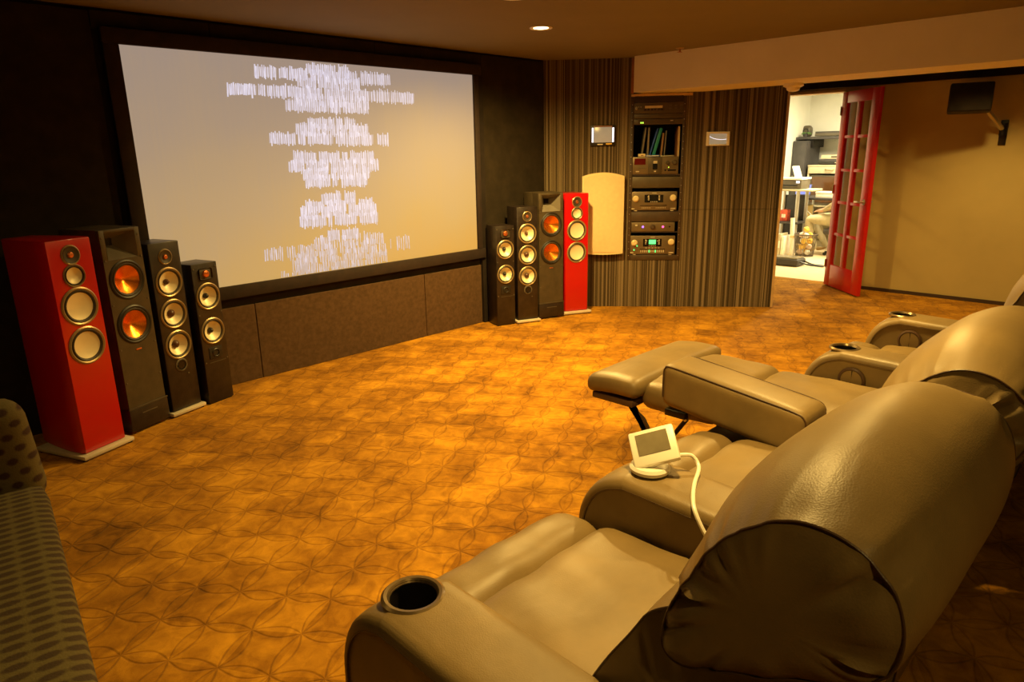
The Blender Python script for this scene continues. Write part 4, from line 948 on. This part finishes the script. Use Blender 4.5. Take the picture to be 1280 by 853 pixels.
# ------------------------------------------------------------------ person seated at the desk, mostly hidden by the door
def seated_person():
    kn = P(1014, 274, 10.15)
    ox, oy = 10.15, kn.y-0.44
    t = empty('person', (ox, oy, 0)); tag(t, 'person in khaki trousers and tan shirt sitting behind the open red door', 'person')
    J = {'pel': (0, 0, 0.50, 0.135), 'sp1': (0, -0.02, 0.66, 0.125), 'sp2': (0, 0.0, 0.84, 0.145), 'chest': (0, 0.02, 0.97, 0.135), 'neck': (0, 0.04, 1.08, 0.052), 'hd0': (0, 0.06, 1.15, 0.07), 'hd1': (0, 0.075, 1.22, 0.092), 'hd2': (0, 0.065, 1.30, 0.075)}
    E_ = [('pel', 'sp1'), ('sp1', 'sp2'), ('sp2', 'chest'), ('chest', 'neck'), ('neck', 'hd0'), ('hd0', 'hd1'), ('hd1', 'hd2')]
    for s, n in ((-1, 'l'), (1, 'r')):
        fy = 0.30 if s < 0 else 0.24
        J.update({n+'hip': (s*0.09, 0.06, 0.49, 0.098), n+'th': (s*0.12, 0.24, 0.505, 0.088), n+'kn': (s*0.13, 0.43, 0.50, 0.068), n+'cf': (s*0.13, (0.43+fy)/2+0.02, 0.30, 0.058), n+'an': (s*0.13, fy, 0.09, 0.042), n+'toe': (s*0.14, fy+0.15, 0.05, 0.036),
                  n+'sh': (s*0.19, 0.02, 0.99, 0.068), n+'el': (s*0.235, 0.03, 0.75, 0.047), n+'wr': (s*0.15, 0.215, 0.635, 0.030), n+'pm': (s*0.13, 0.275, 0.622, 0.034)})
        E_ += [('pel', n+'hip'), (n+'hip', n+'th'), (n+'th', n+'kn'), (n+'kn', n+'cf'), (n+'cf', n+'an'), (n+'an', n+'toe'), ('chest', n+'sh'), (n+'sh', n+'el'), (n+'el', n+'wr'), (n+'wr', n+'pm')]
        for q in range(5):
            off = (q-2)*0.017
            if q == 0: a, b2 = (s*0.13-s*0.03, 0.285, 0.615), (s*0.13-s*0.045, 0.32, 0.605)
            else: a, b2 = (s*0.13+off, 0.32, 0.618), (s*0.13+off*1.1, 0.36-abs(q-2)*0.006, 0.604)
            J[n+'f%d' % q] = (*a, 0.0095); J[n+'g%d' % q] = (*b2, 0.008); E_ += [(n+'pm', n+'f%d' % q), (n+'f%d' % q, n+'g%d' % q)]
    names = list(J); me = bpy.data.meshes.new('figure'); me.from_pydata([J[k][:3] for k in names], [(names.index(a), names.index(b2)) for a, b2 in E_], [])
    o = bpy.data.objects.new('figure', me); COL.objects.link(o)
    sk = o.modifiers.new('skin', 'SKIN'); sk.use_smooth_shade = True
    for i, k in enumerate(names):
        sv = me.skin_vertices[0].data[i]; sv.radius = (J[k][3], J[k][3]); sv.use_root = (k == 'pel')
    ss = o.modifiers.new('sub', 'SUBSURF'); ss.levels = 2; ss.render_levels = 2
    dg = bpy.context.evaluated_depsgraph_get(); dg.update()
    m2 = bpy.data.meshes.new_from_object(o.evaluated_get(dg)); m2.name = 'body'
    bpy.data.objects.remove(o)
    m2.materials.clear()
    for k in ('tan_shirt', 'khaki', 'skin', 'shoe_tan'): m2.materials.append(MATS[k])
    for p in m2.polygons:
        c = p.center; p.use_smooth = True
        if c.z > 1.06: p.material_index = 2
        elif c.y > 0.215 and c.z > 0.598 and abs(c.x) < 0.2: p.material_index = 2
        elif c.z < 0.085: p.material_index = 3
        elif c.z < 0.60: p.material_index = 1
        else: p.material_index = 0
    b = bpy.data.objects.new('body', m2); link(b, t)
    bm = BM(); rbox(bm, -0.088, 0.088, -0.035, 0.115, 1.19, 1.345, 0.075, 0.01, 8); mesh_obj('hair', bm, 'hair', t)
    bm = BM(); lathe(bm, [(0.012, 0), (0.010, 0.02), (0, 0.028)], (0, 0.155, 1.21), (0, 1, -0.3), 10); mesh_obj('nose', bm, 'skin', t)
    for s in (-1, 1):
        bm = BM(); rbox(bm, s*0.092-0.008, s*0.092+0.008, 0.045, 0.08, 1.19, 1.25, 0.008, 0, 4); mesh_obj('ear', bm, 'skin', t)
        bm = BM(); bmesh.ops.create_icosphere(bm, subdivisions=2, radius=0.012); mesh_obj('eye', bm, 'display_black', t, loc=(s*0.034, 0.152, 1.235))
    bm = BM(); rbox(bm, -0.025, 0.025, 0.145, 0.158, 1.165, 1.175, 0.005, 0, 4); mesh_obj('mouth', bm, 'red_print', t)
    # stool
    c = empty('office_stool', (ox, oy, 0)); tag(c, 'padded office stool under the seated person', 'stool')
    bm = BM(); rbox(bm, -0.2, 0.2, -0.2, 0.2, 0.30, 0.385, 0.04, 0, 8); mesh_obj('seat', bm, 'desk_dark', c)
    bm = BM(); cyl(bm, (0, 0, 0.06), (0, 0, 0.31), 0.028, n=14); mesh_obj('column', bm, 'steel', c)
    for k in range(5):
        a = 2*PI*k/5+0.95; bm = BM(); tube(bm, [(0, 0, 0.07), (0.20*math.cos(a), 0.20*math.sin(a), 0.045)], 0.016, 8); lg = mesh_obj('leg', bm, 'black_metal', c)
        bm = BM(); cyl(bm, (0.20*math.cos(a)-0.01, 0.20*math.sin(a), 0.024), (0.20*math.cos(a)+0.01, 0.20*math.sin(a), 0.024), 0.024, n=12); mesh_obj('castor', bm, 'black_plastic', lg)
seated_person()

# ------------------------------------------------------------------ recliners facing the screen (local x across, y = room y, z up)
rl_ = random.Random(11)
def wrinkle(a, ph, k): return math.sin(a*k+ph) + 0.6*math.sin(a*(k*1.7)+ph*2.3) + 0.4*math.sin(a*k*0.6-ph)
def cup_arm(t, xc, w=0.205, cup=True, control=0, y_front=1.185, name='armrest'):
    """upholstered arm with a rounded nose; control = -1 / 1: round control on that side"""
    prof = [(y_front-0.005, 0.04), (y_front, 0.20), (y_front-0.002, 0.38), (y_front-0.012, 0.46), (y_front-0.045, 0.528), (y_front-0.095, 0.575), (y_front-0.155, 0.598), (1.0, 0.602), (0.85, 0.598), (0.65, 0.592), (0.50, 0.588), (0.40, 0.58)]
    P_ = [Vector((0, p[0], p[1])) for p in prof]; P_ = catmull(P_, 3)
    n = len(P_); nx = 12; cols = []
    bm = BM(); hw = w/2; rr = 0.030
    cuts = [-1, -0.985, -0.955, -0.90, -0.83, -0.6, -0.3, 0, 0.3, 0.6, 0.83, 0.90, 0.955, 0.985, 1]
    for i, p in enumerate(P_):
        a = P_[max(i-1, 0)]; b_ = P_[min(i+1, n-1)]; tg = (b_-a).normalized(); nm = Vector((0, tg.z*1.0, -tg.y)); nm = -nm if nm.z < 0 or (abs(nm.z) < 0.2 and nm.y < 0) else nm
        row = []
        for u in cuts:
            d = max(0, abs(u)*hw-(hw-rr)); off = -(rr-math.sqrt(max(0, rr*rr-d*d))) + 0.006*(1-u*u)
            q = p + nm*off; row.append(bm.verts.new((xc+u*hw, q.y, q.z)))
        cols.append(row)
    for A, B_ in zip(cols, cols[1:]):
        for k in range(len(cuts)-1): bm.faces.new((A[k], A[k+1], B_[k+1], B_[k]))
    if cup:      # open the top for the cup
        ce = Vector((xc, 1.03, 0.604)); rem = []
        bmesh.ops.subdivide_edges(bm, edges=[e for e in bm.edges if all((v.co-ce).length < 0.16 for v in e.verts)], cuts=2, use_grid_fill=True)
        rem = [f for f in bm.faces if (Vector(f.calc_center_median())-ce).length < 0.061]
        bmesh.ops.delete(bm, geom=rem, context='FACES')
    arm = mesh_obj(name, bm, 'leather', t, 60)
    for s in (-1, 1):
        side = [r[0] if s < 0 else r[-1] for r in []]
        bm = BM(); x = xc+s*(hw-0.001)
        edge = []
        for i, p in enumerate(P_):
            a = P_[max(i-1, 0)]; b_ = P_[min(i+1, n-1)]; tg = (b_-a).normalized(); nm = Vector((0, tg.z, -tg.y)); nm = -nm if nm.z < 0 or (abs(nm.z) < 0.2 and nm.y < 0) else nm
            q = p - nm*0.028; edge.append((q.y, q.z))
        poly = edge + [(0.40, 0.04)]
        va = [bm.verts.new((x-s*0.004, y, z)) for y, z in poly]; bm.faces.new(va)
        bmesh.ops.triangulate(bm, faces=bm.faces[:])
        mesh_obj('side_panel', bm, 'leather', arm, 0)
        bm = BM(); tube(bm, [(xc+s*(hw-0.003), y, z) for y, z in edge], 0.0032, 6)
        mesh_obj('piping', bm, 'leather_dark', arm)
    if cup:
        bm = BM(); lathe(bm, [(0.050, -0.004), (0.055, 0.004), (0.062, 0.005), (0.068, 0.000), (0.068, -0.006), (0.05, -0.006)], (xc, 1.03, 0.6055), (0, 0, 1), 32); cp = mesh_obj('cup_rim', bm, 'rim_dark', arm)
        bm = BM(); lathe(bm, [(0.052, 0.0), (0.050, -0.06), (0.046, -0.085), (0, -0.086)], (xc, 1.03, 0.6055), (0, 0, 1), 28); mesh_obj('cup_well', bm, 'black_metal', cp)
    if control:
        x = xc+control*hw
        bm = BM(); lathe(bm, [(0.058, -0.004), (0.058, 0.004), (0.050, 0.008), (0.046, 0.007)], (x, 0.955, 0.49), (control, 0, 0), 28); ct = mesh_obj('control_ring', bm, 'leather_dark', arm)
        bm = BM(); lathe(bm, [(0, 0.004), (0.05, 0.004)], (x, 0.955, 0.49), (control, 0, 0), 24); mesh_obj('control_back', bm, 'black_plastic', ct)
        for a0 in (0.05, PI+0.05):
            bm = BM(); v0 = bm.verts.new((x+control*0.008, 0.955, 0.49)); vv = []
            for k in range(15):
                a = a0 + (PI-0.10)*k/14 - PI/2; vv.append(bm.verts.new((x+control*0.007, 0.955+0.045*math.cos(a), 0.49+0.045*math.sin(a))))
            for k in range(14): bm.faces.new((v0, vv[k], vv[k+1]))
            mesh_obj('control_button', bm, 'leather', ct, 0)
    return arm

HEAD = [(0.510, 0.755), (0.508, 0.83), (0.485, 0.92), (0.435, 1.005), (0.360, 1.075), (0.280, 1.098), (0.208, 1.072), (0.160, 1.012), (0.138, 0.945), (0.146, 0.885), (0.19, 0.835), (0.28, 0.79), (0.38, 0.74), (0.46, 0.705), (0.50, 0.715)]
LOW = [(0.690, 0.46), (0.665, 0.53), (0.615, 0.63), (0.560, 0.72), (0.515, 0.79), (0.44, 0.83), (0.32, 0.84), (0.225, 0.80), (0.215, 0.70), (0.265, 0.52), (0.315, 0.32), (0.345, 0.12), (0.46, 0.10), (0.60, 0.22), (0.67, 0.36)]
def pad_loft(t, name, outline, hw, endscale, ctr_, seed, wr=0.006, bulge=0.02, xf=None):
    """cushion lofted across the seat with gathered side panels and piping"""
    rs = random.Random(seed); ph = [rs.uniform(0, 6.28) for _ in range(6)]
    xf = xf or (lambda p: p)
    O = [Vector((p.x, p.y)) for p in catmull([Vector((y, z, 0)) for y, z in outline], 6, True)]
    C = Vector(ctr_); m = len(O); nx = 36
    def pt(j, u, extra=1.0):
        a = 2*PI*j/m
        s = endscale + (1-endscale)*(1-abs(u)**3.0)
        e = 1-abs(u); s *= extra
        d = O[j]-C; dn = d.normalized()
        s = 1-(1-s)*min(1, (0.28+0.22*max(0, dn.x))+0.72*max(0, dn.y*0.85+dn.x*0.65))
        wa = a+0.30*math.sin(a*2.1+ph[4])+0.12*math.sin(a*5.3+ph[5])
        s += wr*wrinkle(wa, ph[0] if u < 0 else ph[1], 14)*(0.7+0.3*math.sin(a*3.1+ph[3]))*math.exp(-e/0.20)/max(0.1, d.length)*0.5*(0.12+min(1, e/0.06)*0.88)
        s += 0.006*math.sin(u*5+ph[2]+a*1.3)
        return C+d*s
    bm = BM(); rings = []
    for i in range(nx+1):
        u = math.sin((i/nx-0.5)*PI)*0.55+(2*i/nx-1)*0.45
        rings.append([bm.verts.new(xf(Vector((u*hw, *pt(j, u))))) for j in range(m)])
    for A, B_ in zip(rings, rings[1:]):
        for j in range(m): bm.faces.new((A[j], B_[j], B_[(j+1) % m], A[(j+1) % m]))
    main = mesh_obj(name, bm, 'leather', t, 75)
    for s in (-1, 1):
        bm = BM(); R = []
        for q, (sc, out) in enumerate(((1.0, 0.0), (0.97, 0.02), (0.93, 0.25), (0.87, 0.45), (0.80, 0.62), (0.72, 0.78), (0.62, 0.88), (0.5, 0.95), (0.3, 1.0), (0.12, 1.0))):
            row = []
            for j in range(m):
                a = 2*PI*j/m; base = pt(j, s); d = (base-C)
                o = bulge*out + 1.13*wr*wrinkle(a+0.30*math.sin(a*2.1+ph[4])+0.12*math.sin(a*5.3+ph[5]), ph[0] if s < 0 else ph[1], 14)*(0.55+0.45*math.sin(a*2.2+ph[2]))*math.exp(-((sc-0.80)/0.17)**2)*0.5
                row.append(bm.verts.new(xf(Vector((s*(hw+o), *(C+d*sc))))))
            R.append(row)
        for A, B_ in zip(R, R[1:]):
            for j in range(m): bm.faces.new((A[j], B_[j], B_[(j+1) % m], A[(j+1) % m]))
        c0 = bm.verts.new(xf(Vector((s*(hw+bulge), *C))))
        for j in range(m): bm.faces.new((R[-1][j], R[-1][(j+1) % m], c0))
        mesh_obj('side_gusset', bm, 'leather', main, 75)
        bm = BM(); tube(bm, [xf(Vector((s*(hw+0.001), *(C+(pt(j, s)-C)*0.997)))) for j in range(m)], 0.0021, 6, True); mesh_obj('piping', bm, 'leather_dark', main)
    return main

def seat_fn(seed):
    rs = random.Random(seed); p1, p2, p3 = rs.uniform(0, 6), rs.uniform(0, 6), rs.uniform(0, 6)
    def fn(p):
        p = p.copy(); p.z += 0.0035*math.sin(p.x*21+p.y*13+p1)*math.sin(p.y*17+p2) + 0.003*math.sin(p.x*37-p.y*11+p3); return p
    return fn
def recliner(xc, label, left_arm=None, right_arm=None, reclined=False, seed=1):
    t = empty('recliner', (xc, 0, 0)); tag(t, label, 'recliner', 'theatre recliners in a row')
    hw = 0.318
    sh = 0.0
    # base and feet
    bm = BM(); box(bm, -hw, hw, 0.38, 1.10, 0.035, 0.33, 0.02); bs = mesh_obj('base', bm, 'leather_dark', t)
    for sx in (-1, 1):
        for yy in (0.44, 1.02):
            bm = BM(); cyl(bm, (sx*(hw-0.06), yy, 0), (sx*(hw-0.06), yy, 0.04), 0.022, n=12); mesh_obj('foot', bm, 'black_plastic', bs)
    if not reclined:
        bm = BM(); rbox(bm, -hw+0.002, hw-0.002, 0.50, 1.075, 0.29, 0.468, 0.055, 0.022, 16, seat_fn(seed)); mesh_obj('seat', bm, 'leather', t, 80)
        bm = BM(); rbox(bm, -hw+0.002, hw-0.002, 1.035, 1.255, 0.10, 0.463, 0.088, 0.012, 16, seat_fn(seed+5)); mesh_obj('seat_front', bm, 'leather', t, 80)
        xf = None
    else:
        bm = BM(); rbox(bm, -hw+0.002, hw-0.002, 0.52, 1.29, 0.31, 0.482, 0.055, 0.020, 16, seat_fn(seed)); mesh_obj('seat', bm, 'leather', t, 80)
        bm = BM(); rbox(bm, -hw-0.01, hw+0.01, 1.26, 1.66, 0.36, 0.490, 0.055, 0.016, 16, seat_fn(seed+5)); cf = mesh_obj('calf_pad', bm, 'leather', t, 80)
        def tilt(p):
            q = p.copy(); dy = q.y-1.62; q.z += 0.012-0.25*max(0, dy-0.12)**1.4; return q
        bm = BM(); rbox(bm, -hw-0.085, hw+0.085, 1.615, 1.905, 0.405, 0.498, 0.042, 0.012, 16, tilt); ft = mesh_obj('footrest', bm, 'leather', t, 80)
        bm = BM(); box(bm, -hw-0.07, hw+0.07, 1.64, 1.87, 0.378, 0.412, 0.01); mesh_obj('footrest_board', bm, 'leather_dark', ft)
        # linkage under the footrest, both sides
        for sx in (-1, 1):
            x = sx*(hw-0.02)
            bm = BM(); prism(bm, [(1.76, 0.385), (1.70, 0.385), (1.66, 0.27), (1.59, 0.15), (1.52, 0.11), (1.51, 0.14), (1.57, 0.21), (1.63, 0.31)][::-1], lambda u, v, d: (d, u, v), x-0.004, x+0.004, 0.001); lk = mesh_obj('link_plate', bm, 'panel_brown', t)
            bm = BM()
            for p, q in (((1.60, 0.20), (1.48, 0.27)), ((1.48, 0.27), (1.42, 0.36)), ((1.55, 0.13), (1.30, 0.22)), ((1.30, 0.22), (1.08, 0.25))):
                a, b_ = Vector((x+0.008, *p)), Vector((x+0.008, *q)); tube(bm, [a, b_], 0.010, 6)
            mesh_obj('link_bar', bm, 'black_metal', lk)
            bm = BM()
            for p in ((1.60, 0.20), (1.48, 0.27), (1.42, 0.36), (1.73, 0.37)): cyl(bm, (x-0.012, *p), (x+0.02, *p), 0.008, n=10)
            mesh_obj('rivets', bm, 'silver', lk)
        bm = BM(); box(bm, -hw-0.03, -hw+0.10, 1.40, 1.50, 0.375, 0.405, 0.004); mesh_obj('motor_box', bm, 'black_plastic', t)
        piv = Vector((0.60, 0.45)); ca, sa = math.cos(R_(24)), math.sin(R_(24))
        def xf(p):
            y, z = p.y-piv.x, p.z-piv.y
            return Vector((p.x, piv.x+0.10+y*ca-z*sa, max(0.05, piv.y+y*sa+z*ca)))
    bk = pad_loft(t, 'backrest', LOW, hw-0.006, 0.96, (0.44, 0.46), seed+20, 0.005, 0.004, xf)
    hd = pad_loft(t, 'head_cushion', HEAD, 0.338, 0.66, (0.320, 0.885), seed+40, 0.0150, 0.016, xf)
    if left_arm: left_arm(t)
    if right_arm: right_arm(t)
    return t
ARMX = [0.735, 1.56, 2.40, 3.225, 4.09]
XC = [1.147, 1.980, 2.812, 3.657]
def arm_at(i, seat, **k): return lambda t: cup_arm(t, ARMX[i]-XC[seat], **k)
def box_arm(t):
    """padded armrest tipped with the reclined seat, carried on a dark post"""
    x0 = 2.302-XC[2]; x1 = 2.500-XC[2]
    rise = 0.075/0.60
    def fn(p):
        q = p.copy(); q.z += (q.y-0.85)*rise; return q
    bm = BM(); rbox(bm, x0, x1, 0.83, 1.425, 0.415, 0.595, 0.032, 0.006, 14, fn); a = mesh_obj('armrest', bm, 'leather', t, 80)
    for x in (x0+0.0075, x1-0.0075):
        pts = [fn(Vector((x, y, z))) for y, z in ((1.4175, 0.45), (1.4175, 0.54), (1.4115, 0.5745), (1.38, 0.5885), (1.2, 0.5895), (1.0, 0.5895), (0.88, 0.5885), (0.8435, 0.5745), (0.8375, 0.54), (0.8375, 0.45))]
        bm = BM(); tube(bm, catmull(pts, 4), 0.0030, 6); mesh_obj('piping', bm, 'leather_dark', a)
    bm = BM(); box(bm, x0+0.03, x1-0.02, 0.55, 1.24, 0.05, 0.41, 0.015); mesh_obj('arm_base', bm, 'leather_dark', t)
recliner(XC[0], 'tan leather recliner with cup holder arm, at the row end beside the chaise', arm_at(0, 0, control=1), arm_at(1, 0, cup=False), seed=1)
recliner(XC[1], 'tan leather recliner between the tablet arm and the reclined seat', seed=2)
recliner(XC[2], 'tan leather recliner opened with its footrest raised', box_arm, arm_at(3, 2, control=-1), True, seed=3)
recliner(XC[3], 'tan leather recliner at the row end nearest the beige wall', None, arm_at(4, 3, control=-1), seed=4)

# ------------------------------------------------------------------ white touch tablet on the arm between two seats
bx_, by_ = 1.553, 0.985
t = empty('touch_tablet', (bx_, by_, 0.612)); tag(t, 'white touch tablet on a round stand resting on the recliner arm', 'tablet')
bm = BM(); lathe(bm, [(0, 0), (0.056, 0), (0.058, 0.010), (0.052, 0.018), (0, 0.020)], (0, 0, 0), (0, 0, 1), 30); mesh_obj('stand', bm, 'white_plastic', t)
nrm = Vector((-0.6716, -0.1769, 0.7195)); rgt = Vector((0.5433, -0.7778, 0.3159)); upv = Vector((0.5038, 0.6031, 0.6185))
hc = Vector((1.5637, 0.983, 0.6845))-Vector((bx_, by_, 0.612)) - nrm*0.012
Mh = Matrix(((rgt.x, upv.x, nrm.x, hc.x), (rgt.y, upv.y, nrm.y, hc.y), (rgt.z, upv.z, nrm.z, hc.z), (0, 0, 0, 1)))
bm = BM(); box(bm, -0.066, 0.066, -0.056, 0.056, -0.012, 0.012, 0.006); bmesh.ops.transform(bm, matrix=Mh, verts=bm.verts[:]); hb = mesh_obj('housing', bm, 'white_plastic', t)
bm = BM(); box(bm, -0.046, 0.046, -0.024, 0.042, 0.0118, 0.0135); bmesh.ops.transform(bm, matrix=Mh, verts=bm.verts[:]); mesh_obj('display', bm, 'lcd_grey', hb)
bm = BM(); cyl(bm, (0.006, 0, 0.015), (0.010, 0.0, 0.038), 0.022, n=16); mesh_obj('neck', bm, 'white_plastic', t)
# its cable
cp = [Vector(v) for v in ((1.608, 0.938, 0.650), (1.625, 0.925, 0.652), (1.650, 0.905, 0.645), (1.640, 0.878, 0.622), (1.56, 0.845, 0.613), (1.49, 0.809, 0.611), (1.452, 0.780, 0.596), (1.440, 0.74, 0.55), (1.440, 0.69, 0.50))]
t = empty('tablet_cable', cp[-1]); tag(t, 'thick white cable running from the tablet along the recliner arm', 'cable')
bm = BM(); tube(bm, [p-cp[-1] for p in catmull(cp, 6)], 0.0058, 8); mesh_obj('lead', bm, 'white_plastic', t)
bm = BM(); tube(bm, [cp[0]-cp[-1]-Vector((0.01, -0.005, 0)), cp[0]-cp[-1]+Vector((0.012, -0.006, 0))], 0.0085, 8); mesh_obj('strain_relief', bm, 'white_plastic', t)

# ------------------------------------------------------------------ patterned chaise along the dark side
t = empty('chaise', (-0.053, 2.0, 0), R_(-7.75)); tag(t, 'olive patterned chaise with an upright dotted end, beside the red speaker', 'chaise')
bm = BM(); box(bm, -0.33, 0.33, -1.1, 0.85, 0.06, 0.26, 0.02); fr_ = mesh_obj('base', bm, 'dark_skirting', t)
for sx in (-0.27, 0.27):
    for yy in (-1.0, 0.75):
        bm = BM(); cyl(bm, (sx, yy, 0), (sx, yy, 0.07), 0.025, 0.03, 12); mesh_obj('foot', bm, 'black_oak', fr_)
bm = BM(); rbox(bm, -0.36, 0.36, -1.1, 0.87, 0.26, 0.38, 0.035, 0.004, 12); mesh_obj('seat_pad', bm, 'woven_cloth', t, 80)
bm = BM(); rbox(bm, -0.40, 0.365, 0.872, 1.03, 0.28, 0.690, 0.078, 0.0, 14, lambda p: Vector((p.x - (0.08*(p.z-0.38) if p.x > 0 else 0), p.y, p.z))); mesh_obj('end_cushion', bm, 'dotted_cloth', t, 80)
boxo('end_board', 'dark_skirting', (-0.36, 0.33, 0.92, 1.0, 0.06, 0.36), t, 0.01)
